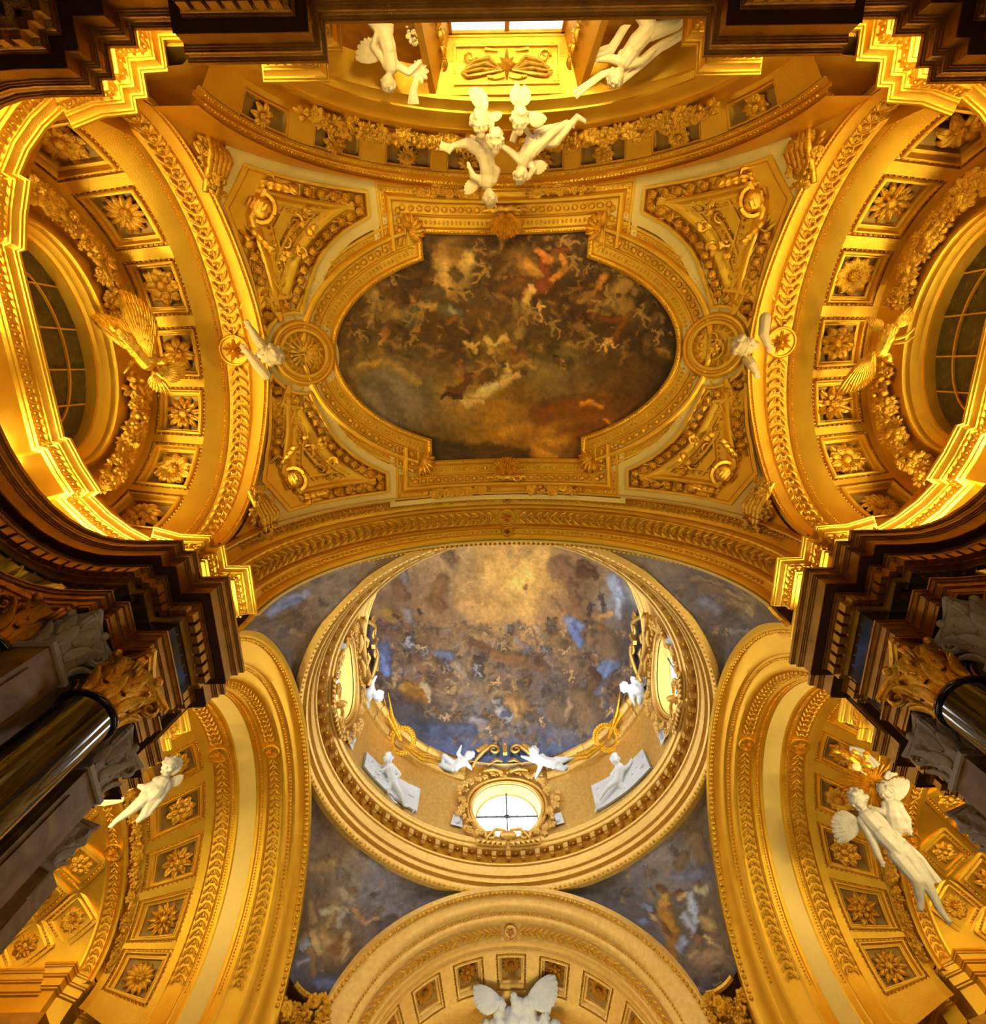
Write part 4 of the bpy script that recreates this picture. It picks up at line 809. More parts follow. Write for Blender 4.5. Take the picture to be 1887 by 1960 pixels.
for q, (c, s) in PC.items():
    t = thing('pendentive_fresco', PL[q][0], 'fresco', tuple(pend_point(q, .5, 0)), group='frescoes under the dome ring')
    bx = (min(a[0] for a in c), max(a[0] for a in c), min(a[1] for a in c), max(a[1] for a in c))
    put('painted_plaster', painted('painted_plaster', PEND[q], FRESCO, c, s, sigma=24, warp=14, wscale=40., contrast=.14, gain=1.30, density=60 if q[1] < 0 else 90, palette=[(150,124,96),(96,80,68),(170,144,110),(110,100,104)], dbox=bx, dsz=(4, 12), seed=8), t)
    # bead moulding round the painted field
    b = MB()
    for f0, f1, s0, s1, k in ((0.02, .455, 0, 0, 90), (.545, .98, 0, 0, 90)):
        pass
    P = [pend_point(q, .465 + .07 * i / 8, 0) for i in range(9)]; b.tube([p + Vector((-q[0] * .06, -q[1] * .06, -.02)) for p in P], .09, 6)
    put('foot_moulding', b.mesh('foot_moulding', GOLD2), t)
# ---------------------------------------------------------------- ornament of the bay ceiling
def densify(P, step=.12, closed=True):
    out = []; n = len(P)
    for i in range(n if closed else n - 1):
        a, b = P[i], P[(i + 1) % n]; k = max(1, int(math.hypot(b[0] - a[0], b[1] - a[1]) / step))
        out += [(a[0] + (b[0] - a[0]) * j / k, a[1] + (b[1] - a[1]) * j / k) for j in range(k)]
    return out if closed else out + [P[-1]]
def area2(P): return sum(P[i - 1][0] * P[i][1] - P[i][0] * P[i - 1][1] for i in range(len(P)))
def inset(P, d):
    """polygon moved inward by d, corners kept"""
    return offset_path(P, d if area2(P) > 0 else -d, True)
def on_rows(P, prof, closed=True, m=None):
    """sweep on the ceiling; prof = (inset, height)"""
    m = m or MB(); rows = []
    for d, h in prof:
        Q = densify(inset(P, d), 99); rows.append([on(x, y, h) for x, y in Q])
    m.grid(rows, closed); return m
def closed_walk(P, step):
    pts = [Vector((x, y, 0)) for x, y in P] + [Vector((*P[0], 0))]; return walk(pts, step)
def dens_rows(P, prof, m=None):
    Pd = densify(P, .25); return on_rows(Pd, prof, True, m)
TLP = [(464,311),(500,323),(545,336),(590,347),(640,356),(700,365),(705,414),(680,428),(657,443),(634,464),(614,488),(600,515),(589,549),(581,575),(577,601),(560,598),(543,601),(527,611),(515,624),(508,640),(497,618),(487,575),(471,517),(462,490),(451,464),(424,391)]
P_TL = [tuple(hit(x, y, SV).xy) for x, y in TLP]
def mir(P, mx, my): return [((-x if mx else x), (2 * YC - y if my else y)) for x, y in P]
CORN4 = [(0, 0, 'upper left'), (1, 0, 'upper right'), (0, 1, 'lower left'), (1, 1, 'lower right')]
EGG = MB().ball((0, 0, .1), (.40, .36, .34), nu=5, nv=8).tube([(-.5, -.42, .05), (-.5, .42, .05)], .10, 4).mesh('egg', GOLD2, ang=80)
def scroll(m, c, r, turns, rad, M, flip=1, z=.06, n=18):
    """volute in the xy plane of M"""
    pts = [(c[0] + r * (1 - .82 * i / n) * math.cos(flip * 2 * PI * turns * i / n), c[1] + r * (1 - .82 * i / n) * math.sin(flip * 2 * PI * turns * i / n), z) for i in range(n + 1)]
    m.tube(pts, [rad * (1 - .5 * i / n) for i in range(n + 1)], 5, M=M)
for mx, my, nm in CORN4:
    P = mir(P_TL, mx, my); cx, cy = sum(p[0] for p in P) / len(P), sum(p[1] for p in P) / len(P)
    LK = None; t = thing('spandrel_panel', 'carved gilded spandrel panel with cream border at the %s of the oval painting' % nm, 'panel', tuple(on(cx, cy)), group='spandrel panels round the oval painting')
    put('cream_border', dens_rows(P, [(-.27, 0), (-.27, .10), (-.02, .10)]).mesh('cream_border', BAND, ang=30), t, label='cream border band')
    put('edge_moulding', dens_rows(P, [(-.02, .10), (-.02, .15), (.04, .15), (.07, .10), (.09, .01)]).mesh('edge_moulding', GOLD, ang=30), t)
    put('inner_moulding', dens_rows(P, [(.33, .0), (.34, .13), (.38, .17), (.44, .16), (.50, .10), (.53, .09)]).mesh('inner_moulding', GOLD, ang=30), t)
    put('panel_step', dens_rows(P, [(.53, .09), (.60, .09), (.61, .05), (.62, .05), (.74, .045), (.75, .10), (.79, .10), (.80, .03)]).mesh('panel_step', GOLD, ang=30), t)
    Cn = Vector((*mir([tuple(hit(446, 352, SV).xy)], mx, my)[0], 0))
    for p, T in closed_walk(inset(P, .20), .285):
        if (p - Cn).length < 1.0: continue
        put('leaf_ball', BALL, t, onF(p.x, p.y, T, .0, .29))
    b = MB()
    for p, T in closed_walk(inset(P, .68), .155):
        if inside(P, p.x, p.y) and (p - Cn).length > .8: b.ball((0, 0, 0), (.05, .035, .04), onF(p.x, p.y, T, .09), 4, 5)
    put('bead_string', b.mesh('bead_string', GOLD2, ang=80), t, kind='stuff')
    # cartouche in the outer corner and scrolling leaves in the field
    C2 = Vector((*mir([tuple(hit(500, 398, SV).xy)], mx, my)[0], 0)); toC = (Vector((0, YC, 0)) - C2).normalized()
    F = onF(C2.x, C2.y, toC, .06)
    b = MB(); b.ball((0, 0, .10), (.30, .27, .20), F, 8, 12)
    b.tube([(.38 * math.cos(a), .34 * math.sin(a), .10 + .03 * math.cos(3 * a)) for a in [2 * PI * i / 20 for i in range(21)]], .07, 5, M=F)
    for i in range(5): b.tube([(-.22 + .1 * i, -.15 + .03 * i, .27), (-.20 + .1 * i, .14, .27)], [.05, .02], 4, M=F)
    put('cartouche', b.mesh('cartouche', GOLD2, ang=70), t)
    b = MB()
    for s_ in (-1, 1):
        b.tube([(-.55, s_ * .15, .08), (-.62, s_ * .45, .18), (-.35, s_ * .72, .22), (.05, s_ * .80, .16), (.10, s_ * .68, .08)], [.05, .08, .07, .06, .03], 5, M=F)
        scroll(b, (-.50, s_ * .42), .18, 1.2, .05, F, s_, .14)
        for i in range(6):
            u = i / 5; p = (-.40 + .8 * u, s_ * (.30 + .50 * u), .05); M2 = F @ Matrix.Translation(p) @ Matrix.Rotation(s_ * (1.2 - .3 * i), 4, 'Z') @ Matrix.Scale(.30, 4); q = petal(1, .34, .4, .3, .14, 4); b.add(q.V, q.F, M2)
    put('scroll_leaves', b.mesh('scroll_leaves', GOLD2, ang=60), t)
    b = MB(); rr = random.Random(3)
    C3 = Vector((*mir([tuple(hit(556, 447, SV).xy)], mx, my)[0], 0)); F3 = onF(C3.x, C3.y, toC, .03)
    for s_ in (-1, 1):
        scroll(b, (.0, s_ * .28), .26, 1.6, .045, F3, s_, .06); scroll(b, (.45, s_ * .30), .16, 1.3, .035, F3, -s_, .06); scroll(b, (-.15, s_ * .95), .17, 1.3, .035, F3, -s_, .05); scroll(b, (-.55, s_ * 1.35), .12, 1.3, .03, F3, s_, .05)
        for i in range(9):
            p = (-.5 + .13 * i, s_ * (1.25 - .13 * i), .02); M2 = F3 @ Matrix.Translation(p) @ Matrix.Rotation(rr.uniform(-PI, PI), 4, 'Z') @ Matrix.Scale(.24, 4); q = petal(1, .32, .35, .2, .12, 4); b.add(q.V, q.F, M2)
    put('field_relief', b.mesh('field_relief', GOLD2, ang=60), t, kind='stuff')
# frame of the oval painting
fr = MB()
FS = 1.26
def out_rows(P, prof): return on_rows(densify(P, .16), [(-d * FS, h) for d, h in prof])
put('frame', out_rows(OUT, [(-.06, .02), (-.04, .13), (.0, .17), (.05, .14), (.07, .08), (.09, .03), (.28, .03), (.30, .10), (.33, .12), (.34, .06), (.54, .06), (.55, .13), (.58, .19), (.63, .20), (.67, .14), (.69, .06), (.78, .06), (.80, .10), (.85, .10), (.87, .03), (.90, .02)]).mesh('frame', GOLD, ang=30), oval)
put('cream_border', out_rows(OUT, [(.88, .02), (.88, .085), (1.0, .085), (1.0, .0)]).mesh('cream_border', BAND, ang=30), oval, label='cream border band')
Oo = lambda d: inset(densify(OUT, .3), -d)
shell_gap = lambda p, w=.52: abs(p.x) < w and abs(p.y - YC) > 2.9
n = 0
for p, T in closed_walk(Oo(.44 * FS), .235):
    if shell_gap(p): continue
    put('egg', EGG, oval, onF(p.x, p.y, T, .06, .24))
b = MB()
for p, T in closed_walk(Oo(.185 * FS), .125):
    if not shell_gap(p): b.ball((0, 0, 0), (.035, .06, .05), onF(p.x, p.y, T, .04), 4, 5)
for p, T in closed_walk(Oo(.02), .09): b.ball((0, 0, 0), (.038, .03, .035), onF(p.x, p.y, T, .16), 4, 5)
for p, T in closed_walk(Oo(.735 * FS), .12):
    if not shell_gap(p): b.ball((0, 0, 0), (.045, .035, .04), onF(p.x, p.y, T, .07), 4, 5)
put('bead_strings', b.mesh('bead_strings', GOLD2, ang=80), oval, kind='stuff')
# corner acanthus where the frame steps
for sx in (-1, 1):
    for sy in (-1, 1):
        x, y = sx * 2.80, YC + sy * 3.42; F = onF(x, y, (-sx, sy * .6, 0), .05); b = MB()
        for i in range(7):
            q = petal(1, .26, .3, .2, .14, 4); b.add(q.V, q.F, F @ Matrix.Rotation((i - 3) * .42, 4, 'Z') @ Matrix.Scale(.46, 4))
        put('corner_leaf', b.mesh('corner_leaf', GOLD2, ang=60), oval)
# ---- scallop shells
def shell(F, w, h, label, nr=13):
    t = thing('scallop_shell', label, 'shell', M=F); rows = []; N = nr * 4
    for j in range(9):
        r = .06 + .94 * j / 8; row = []
        for i in range(N + 1):
            a = -1.15 + 2.3 * i / N; rib = math.cos(2 * PI * i / 4) * .5 + .5; z = .34 * math.sin(PI * min(r, 1) * .62) + rib * .06 * r + .02; rr_ = r * (1 + .05 * rib * (r > .9))
            row.append(F @ Vector((w * rr_ * math.sin(a) * 1.02, h * (rr_ * math.cos(a) * 1.05 - .25), z)))
        rows.append(row)
    m = MB(); m.grid(rows); put('fan', m.mesh('fan', GOLD2, ang=80), t)
    b = MB()
    for s_ in (-1, 1):
        b.tube([(0, -h * .28, .05), (s_ * w * .30, -h * .34, .14), (s_ * w * .62, -h * .22, .14), (s_ * w * .80, -h * .30, .10), (s_ * w * 1.25, -h * .22, .05)], [.10, .10, .08, .07, .02], 6, M=F); scroll(b, (s_ * w * .66, -h * .30), .14, 1.3, .05, F, -s_, .16)
    put('hinge_scroll', b.mesh('hinge_scroll', GOLD2, ang=70), t); return t
shell(onF(0.03, YC - 3.82, (1, 0, 0), .08) @ Matrix.Rotation(PI, 4, 'Z') @ Matrix.Rotation(0, 4, 'X'), .56, .66, 'gilded scallop shell at the top edge of the oval painting')
shell(onF(0.0, YC + 3.86, (1, 0, 0), .08), .50, .58, 'gilded scallop shell at the bottom edge of the oval painting')
# ---- garlands: flowers, fruits and leaves strung together
FLW = []
def flower_meshes(mat):
    out = []
    for spec in (('round', 6), ('long', 9), ('curl', 5)):
        b = MB(); q = {'round': petal(1, .42, .34, .2, .16, 4), 'long': petal(1, .22, .3, .1, .1, 4), 'curl': petal(1, .40, .6, .6, .18, 4)}[spec[0]]
        for i in range(spec[1]): b.add(q.V, q.F, Matrix.Rotation(2 * PI * i / spec[1], 4, 'Z'))
        b.ball((0, 0, .12), .30, nu=5, nv=7); out.append(('flower', b.mesh('flower', mat, ang=70)))
    b = MB()
    for i in range(7): b.ball((.42 * math.cos(i * .9) * (i > 0), .42 * math.sin(i * .9) * (i > 0), .2 + .2 * (i == 0)), .30, nu=5, nv=6)
    out.append(('berry_cluster', b.mesh('berry_cluster', mat, ang=80)))
    b = MB(); q = petal(1.2, .36, .3, .2, .14, 5)
    for a in (-.9, 0, .9): b.add(q.V, q.F, Matrix.Rotation(a, 4, 'Z'))
    out.append(('leaf_spray', b.mesh('leaf_spray', mat, ang=60)))
    b = MB(); b.ball((0, 0, .3), (.42, .42, .48), nu=7, nv=9); b.ball((0, 0, .78), .08, nu=4, nv=5); out.append(('fruit', b.mesh('fruit', mat, ang=80)))
    return out
FM = {GOLD2.name: flower_meshes(GOLD2), GOLDP.name: flower_meshes(GOLDP), GOLDD.name: flower_meshes(GOLDD)}
def garland(name, label, pts, nrms, width, size, step, seed, mat=None, group=None, cat='garland', rows=3, lift=.02):
    mat = mat or GOLD2; rr = random.Random(seed); t = thing(name, label, cat, tuple(pts[len(pts) // 2]), group)
    core = MB(); core.tube([Vector(p) + Vector(n) * size * .15 for p, n in zip(pts, nrms)], [width * .30 * (.5 + .5 * math.sin(PI * (i + .5) / len(pts)) ** .4) for i in range(len(pts))], 6); put('core', core.mesh('core', GOLDD, ang=80), t)
    L = [0]
    for i in range(len(pts) - 1): L.append(L[-1] + (Vector(pts[i + 1]) - Vector(pts[i])).length)
    k = max(2, round(L[-1] / step))
    for j in range(k):
        u = (j + .5) / k * L[-1]; i = max(0, min(len(pts) - 2, int(np.searchsorted(L, u)) - 1)); f = (u - L[i]) / max(1e-6, L[i + 1] - L[i])
        p = Vector(pts[i]).lerp(Vector(pts[i + 1]), f); N = Vector(nrms[i]).lerp(Vector(nrms[i + 1]), f).normalized(); T = (Vector(pts[i + 1]) - Vector(pts[i])).normalized(); B = N.cross(T)
        for r in range(rows):
            o = ((r + .5) / rows - .5) * width + rr.uniform(-.12, .12) * width; nn, me = FM[mat.name][rr.choice((0, 0, 1, 1, 2, 3, 4, 4, 5))]
            s = size * rr.uniform(.75, 1.2); q = p + B * o + T * rr.uniform(-.3, .3) * step + N * (lift + size * .25 * (1 - abs(o) / width))
            put(nn, me, t, frame(q, T * math.cos(rr.uniform(0, 6)) + B * math.sin(rr.uniform(0, 6)), (N + B * (o / width) * .9).normalized(), s))
    return t
for sy, lab in ((-1, 'above'), (1, 'below')):
    for sx, ln in ((-1, 'left'), (1, 'right')):
        xs = [sx * (.75 + 1.75 * i / 10) for i in range(11)]; yy = YC + sy * (4.40)
        garland('frame_garland', 'gilded garland of fruit and leaves lying %s the oval painting, %s of the shell' % (lab, ln), [on(x, yy, .06) for x in xs], [SN(x, yy) for x in xs], .22, .15, .15, 11 + sx + 5 * sy, group='garlands on the long sides of the painting frame', rows=2)
# ---- round medallions
def disc(F, prof, n=40, m=None):
    m = m or MB(); m.grid([[F @ Vector((r * math.cos(2 * PI * i / n), r * math.sin(2 * PI * i / n), z)) for i in range(n)] for r, z in prof], True); b = len(m.V) - n; m.F.append(tuple(b + i for i in range(n))); return m
for sg, nm, wh in ((-1, 'left', 'a shell fan'), (1, 'right', 'a wreath and a scrolling leaf')):
    h_ = hit(578 if sg < 0 else 1370, 677 if sg < 0 else 662, SV); F = onF(h_.x, h_.y, (0, 1, 0), .04)
    t = thing('medallion', 'round medallion with %s, %s of the oval painting' % (wh, nm), 'medallion', M=F)
    put('cream_ring', disc(F, [(1.10, 0), (1.10, .08), (.90, .08), (.90, .05)]).mesh('cream_ring', BAND, ang=30), t)
    put('rim', disc(F, [(.93, .0), (.93, .12), (.86, .22), (.80, .24), (.76, .16), (.72, .16), (.68, .24), (.60, .24), (.58, .12), (.57, .08)]).mesh('rim', GOLD, ang=30), t)
    for i in range(18):
        a = 2 * PI * i / 18; put('leaf', FM[GOLD2.name][4][1], t, F @ Matrix.Translation((.50 * math.cos(a), .50 * math.sin(a), .10)) @ Matrix.Rotation(a + 1.2, 4, 'Z') @ Matrix.Scale(.085, 4))
    b = MB()
    if sg < 0:
        for i in range(18):
            a = 2 * PI * i / 18; b.tube([(.06 * math.cos(a), .06 * math.sin(a), .16), (.30 * math.cos(a), .30 * math.sin(a), .17), (.41 * math.cos(a), .41 * math.sin(a), .10)], [.03, .055, .02], 4, M=F)
        b.tube([(.05, -.30, .2), (.02, -.02, .22), (.32, .02, .2)], [.04, .05, .03], 5, M=F)
    else:
        b.tube([(.28 * math.cos(a) + .1, .26 * math.sin(a), .16) for a in [i * .5 for i in range(9)]], [.05] * 9, 5, M=F); scroll(b, (-.22, -.08), .18, 1.5, .05, F, 1, .15); scroll(b, (-.1, .22), .12, 1.3, .04, F, -1, .15)
        for i in range(7): q = petal(1, .3, .3, .2, .14, 4); b.add(q.V, q.F, F @ Matrix.Translation((.1, .0, .12)) @ Matrix.Rotation(i * .9, 4, 'Z') @ Matrix.Scale(.2, 4))
    put('relief', b.mesh('relief', GOLD2, ang=70), t)
# ---- trophies of leaves in the four outer corners of the vault
for mx, my, nm in CORN4:
    c0 = hit(392, 300, SV); P = mir([(c0.x, c0.y)], mx, my)[0]; F = onF(P[0], P[1], (0, (-1 if not my else 1), 0), .05); t = thing('corner_trophy', 'gilded trophy of leaves and quiver in the %s corner of the vault' % nm, 'relief', M=F, group='trophies in the vault corners')
    s_ = (-1 if mx else 1) * (-1 if my else 1); b = MB()
    for i in range(5): b.tube([(-.75 + .1 * i, s_ * (.25 - .14 * i), .1), (.0, s_ * (.10 - .12 * i), .26), (.75 - .1 * i, s_ * (-.05 - .1 * i), .12)], [.07, .10, .04], 6, M=F)
    put('quiver', b.mesh('quiver', GOLD2, ang=70), t)
    rr = random.Random(9)
    for i in range(26):
        nn, me = FM[GOLD2.name][rr.choice((0, 2, 3, 4, 4, 5))]; u = rr.uniform(-.9, .9); w = rr.uniform(-.32, .32) * (1 - abs(u) * .5)
        put(nn, me, t, F @ Matrix.Translation((u, s_ * w, rr.uniform(.08, .26))) @ Matrix.Rotation(rr.uniform(0, 6), 4, 'Z') @ Matrix.Rotation(rr.uniform(-.6, .6), 4, 'X') @ Matrix.Scale(rr.uniform(.12, .2), 4))
# ---- leaf stars at the crowns of the arches
def star(F, r, label, npt=9, mat=None, group='leaf stars at the crowns of the arches'):
    t = thing('leaf_star', label, 'star ornament', M=F, group=group)
    put('disc', disc(F, [(r, -.02), (r, .05), (r * .94, .08), (r * .86, .08), (r * .82, .03), (r * .1, .03)], 32).mesh('disc', mat or GOLD, ang=30), t)
    b = MB()
    for i in range(npt):
        a = 2 * PI * i / npt; L = r * (.80 if i % 2 == 0 else .62); w = r * .13
        for s_ in (-1, 1): pass
        V = [(0, 0, .13), (L * .45, w, .05), (L, 0, .09), (L * .45, -w, .05), (L * .45, 0, .15)]
        b.add(V, [(0, 4, 1), (1, 4, 2), (2, 4, 3), (3, 4, 0)], F @ Matrix.Rotation(a, 4, 'Z'))
    b.ball((0, 0, .1), r * .13, F, 5, 8); put('star_leaf', b.mesh('star_leaf', mat or GOLD2, smooth=False), t); return t
for sg, nm in ((-1, 'left'), (1, 'right')):
    A, v = side_parts[sg][:2]; star(A.F(7.55, PI / 2, .03), .42, 'maple leaf star on a round disc at the crown of the %s recess arch' % nm)
    A, v = arms[sg][:2]; star(A.F(10.96, PI / 2, .03), .36, 'leaf star on the inner braided band of the arch %s of the dome' % nm); star(A.F(9.04, PI / 2, .03), .30, 'leaf star on the outer braided band of the arch %s of the dome' % nm)
    star(arms[sg][2].F(13.29, math.radians(68), .0), .30, 'leaf star low on the inner vault of the %s arm' % nm)
star(AF.F(4.96, PI / 2, .04), .30, 'leaf star in the middle braided band above the dome ring'); star(AF.F(4.32, PI / 2, .0), .19, 'small leaf star on the vault side of the arch above the dome'); star(AF.F(5.44, PI / 2, .0), .19, 'small leaf star on the dome side of the arch above the dome')
star(AP.F(22.89, PI / 2, .0), .27, 'pale leaf star at the crown of the arch below the dome', mat=GOLDP)
# ---- garlands of the recesses
def arch_garland(A, s, d, t0, t1, width, size, step, seed, label, rows=3, mat=None, N=None, n=40):
    ts = [t0 + (t1 - t0) * i / n for i in range(n + 1)]; pts = [A.P(s, t, d) for t in ts]; nr = [N if N else A.N(s, t) for t in ts]
    return garland('flower_garland', label, pts, nr, width, size, step, seed, mat, 'flower garlands round the recess arches', rows=rows)
for sg, nm in ((-1, 'left'), (1, 'right')):
    AG = Arch('x', sg, YB, 11.5, [(9, 3.02, 2.30), (10, 3.02, 2.30)])
    arch_garland(AG, 9.62, 0, .06, 1.36, .42, .21, .28, 21 + sg, 'thick flower garland in the %s recess, below the eagle' % nm, N=Vector((-sg, 0, -.35)).normalized())
    arch_garland(AG, 9.62, 0, 1.80, PI - .06, .42, .21, .28, 31 + sg, 'thick flower garland in the %s recess, above the eagle' % nm, N=Vector((-sg, 0, -.35)).normalized())
    AG = Arch('x', sg, CY, 11.4, [(12, 4.12, 2.80), (14, 4.12, 2.80)])
    arch_garland(AG, 12.88, 0, .12, PI - .2, .24, .17, .22, 41 + sg, 'narrow flower garland hanging along the inner arch of the %s arm' % nm, rows=2, N=Vector((-sg, 0, -.5)).normalized(), n=60)
AG = Arch('y', -1, 0, 11.5, [(5, 5.28, 3.95), (6, 5.28, 3.95)])
arch_garland(AG, 5.52, 0, .52, 1.50, .34, .19, .22, 51, 'dark gilded garland over the window arch, right of the children', N=Vector((0, .8, -.6)))
arch_garland(AG, 5.52, 0, 1.66, PI - .52, .34, .19, .22, 52, 'dark gilded garland over the window arch, left of the children', N=Vector((0, .8, -.6)))
# ---- rosettes in the back coffers
for k, t in enumerate(T9):
    rosette(AB.F(5.36, t, .14), .27, SPECS[(k * 5) % 8], 'gilded rosette over the window arch, %s in the row' % (['far right', 'second from right', 'third from right', 'fourth from right', 'fourth from left', 'third from left', 'second from left', 'far left'][k]), group='rosettes over the window arch')
# ---- lozenge coffers of the arm vaults
for sg, nm in ((-1, 'left'), (1, 'right')):
    AV, v2 = arms[sg][2], arms[sg][3]; k = 0
    for s, tt, r in [(14.35, 62, .78), (14.35, 34, .78), (14.35, 92, .78), (15.45, 48, .80), (15.45, 20, .80), (15.45, 77, .80), (16.5, 62, .78), (16.5, 34, .78)]:
        F = AV.F(s, math.radians(tt), .03); b = MB()
        for ra, z0, z1, w in ((r * 1.04, .0, .13, .06), (r * .78, .0, .10, .045)):
            Q = [(ra, 0), (0, ra), (-ra, 0), (0, -ra)]
            for i in range(4):
                a, c = Q[i], Q[(i + 1) % 4]; b.tube([(a[0], a[1], z1 * .5), (c[0], c[1], z1 * .5)], w, 4, M=F)
        t = put('lozenge_coffer', b.mesh('lozenge_coffer', GOLD, ang=30), v2); bb = MB(); Q = [(r * .91, 0), (0, r * .91), (-r * .91, 0), (0, -r * .91)]
        for i in range(4):
            for j in range(9): bb.ball((Q[i][0] + (Q[(i + 1) % 4][0] - Q[i][0]) * j / 9, Q[i][1] + (Q[(i + 1) % 4][1] - Q[i][1]) * j / 9, .03), .042, F, 4, 5)
        put('bead_border', bb.mesh('bead_border', GOLD2, ang=80), t, kind='stuff')
        rosette(F, .32, SPECS[(k * 3 + 2) % 8], 'rosette in a lozenge of the %s arm vault, %s' % (nm, ['beside the leaf star', 'low near the far pier', 'high behind the pier', 'middle of the second row', 'low in the second row', 'high in the second row', 'upper one at the frame edge', 'lower one at the frame edge'][k]), group='rosettes in the lozenges of the arm vaults', bud=k % 2); k += 1
# ---------------------------------------------------------------- figures in stucco and marble
class View:
    """measuring frame at an anchor: survey pixels across, z towards the room, all at true size"""
    def __init__(s, px, py, Z=None, P=None):
        s.P = P if P is not None else at(px, py, Z=Z); s.px, s.py = px, py; w = (s.P - Vector((CAMX, 0, 0))).dot(_V); s.k = w / FPX
        d = (s.P - Vector((CAMX, 0, 0))).normalized(); s.t = -d; s.r = (_r - d * _r.dot(d)).normalized(); s.d = d.cross(s.r); s.d = s.d if s.d.dot(_d) > 0 else -s.d
    def __call__(s, x, y, z=0.0): return s.P + s.r * ((x - s.px) * s.k) + s.d * ((y - s.py) * s.k) + s.t * (z * s.k)
def capsule(m, a, b, ra, rb, n=9, rings=3):
    a, b = Vector(a), Vector(b); T = b - a; L = T.length; T = T / L if L > 1e-6 else Vector((0, 0, 1)); pts = []; rad = []
    for i in range(rings, 0, -1): t = PI / 2 * i / rings; pts.append(a - T * ra * math.sin(t)); rad.append(max(ra * math.cos(t), ra * .05))
    pts += [a, b]; rad += [ra, rb]
    for i in range(1, rings + 1): t = PI / 2 * i / rings; pts.append(b + T * rb * math.sin(t)); rad.append(max(rb * math.cos(t), rb * .05))
    m.tube(pts, rad, n)
def chain(m, pts, rad):
    for i in range(len(pts) - 1): capsule(m, pts[i], pts[i + 1], rad[i], rad[i + 1])
def fuse(name, m, mat, voxel, smooth=2):
    """melt overlapping shapes into one continuous skin"""
    me = mk(name + '_raw', m.V, m.F, mat); o = link(bpy.data.objects.new('tmp', me))
    r = o.modifiers.new('r', 'REMESH'); r.mode = 'VOXEL'; r.voxel_size = voxel; r.use_smooth_shade = True
    if smooth: q = o.modifiers.new('s', 'SMOOTH'); q.iterations = smooth; q.factor = .5
    dg = bpy.context.evaluated_depsgraph_get(); out = bpy.data.meshes.new_from_object(o.evaluated_get(dg)); bpy.data.objects.remove(o); bpy.data.meshes.remove(me)
    out.name = name; out.materials.clear(); out.materials.append(mat)
    for p in out.polygons: p.use_smooth = True
    return out
def hand(m, w, f, side, r):
    """palm and five fingers at wrist w, pointing along f"""
    f = f.normalized(); s = side.normalized(); n = f.cross(s); c = w + f * r * 1.1; capsule(m, w, c, r * .62, r * .75)
    for i, (o, L) in enumerate(((-.62, .95), (-.22, 1.2), (.20, 1.1), (.58, .85))):
        b = c + s * o * r + f * r * .4; k = b + f * r * L * .7 + n * r * .1; e = k + f * r * L * .45 + n * r * .5; capsule(m, b, k, r * .27, r * .24, 6, 2); capsule(m, k, e, r * .24, r * .19, 6, 2)
    b = c - s * r * .6; capsule(m, b - f * r * .5, b - s * r * .7 + f * r * .2, r * .3, r * .22, 6, 2)
def head(m, C, r, face, up, curls=26, seed=1, hair=True):
    face = face.normalized(); up = (up - face * up.dot(face)).normalized(); s = face.cross(up); rr = random.Random(seed)
    B = MB(); B.ball((0, 0, 0), 1, nu=12, nv=16); Mx = Matrix((s, face, up)).transposed().to_4x4(); Mx.translation = C
    m.add([(v[0] * .86 * r, v[1] * .95 * r, v[2] * 1.05 * r) for v in B.V], B.F, Mx)
    pt = lambda x, y, z: C + s * x * r + face * y * r + up * z * r
    for sx in (-1, 1): m.ball(pt(sx * .42, .62, -.28), r * .36, nu=7, nv=8); m.ball(pt(sx * .34, .86, .08), r * .15, nu=6, nv=7); capsule(m, pt(sx * .14, .90, .26), pt(sx * .56, .74, .26), r * .12, r * .10, 6, 2); m.ball(pt(sx * .90, .0, -.05), (r * .12, r * .16, r * .2), nu=6, nv=7)
    capsule(m, pt(0, .93, .18), pt(0, 1.08, -.14), r * .09, r * .15, 6, 2); capsule(m, pt(-.16, .92, -.42), pt(.16, .92, -.42), r * .09, r * .09, 6, 2); m.ball(pt(0, .78, -.70), r * .26, nu=7, nv=8)
    if hair:
        for i in range(curls):
            a = rr.uniform(-PI, PI); e = rr.uniform(-.3, 1.3); y = math.cos(e) * math.cos(a); x = math.cos(e) * math.sin(a); z = math.sin(e)
            if y > .45 and z < .75: continue
            m.ball(pt(x * .88, y * .92, z * 1.02), r * rr.uniform(.2, .32), nu=6, nv=7)
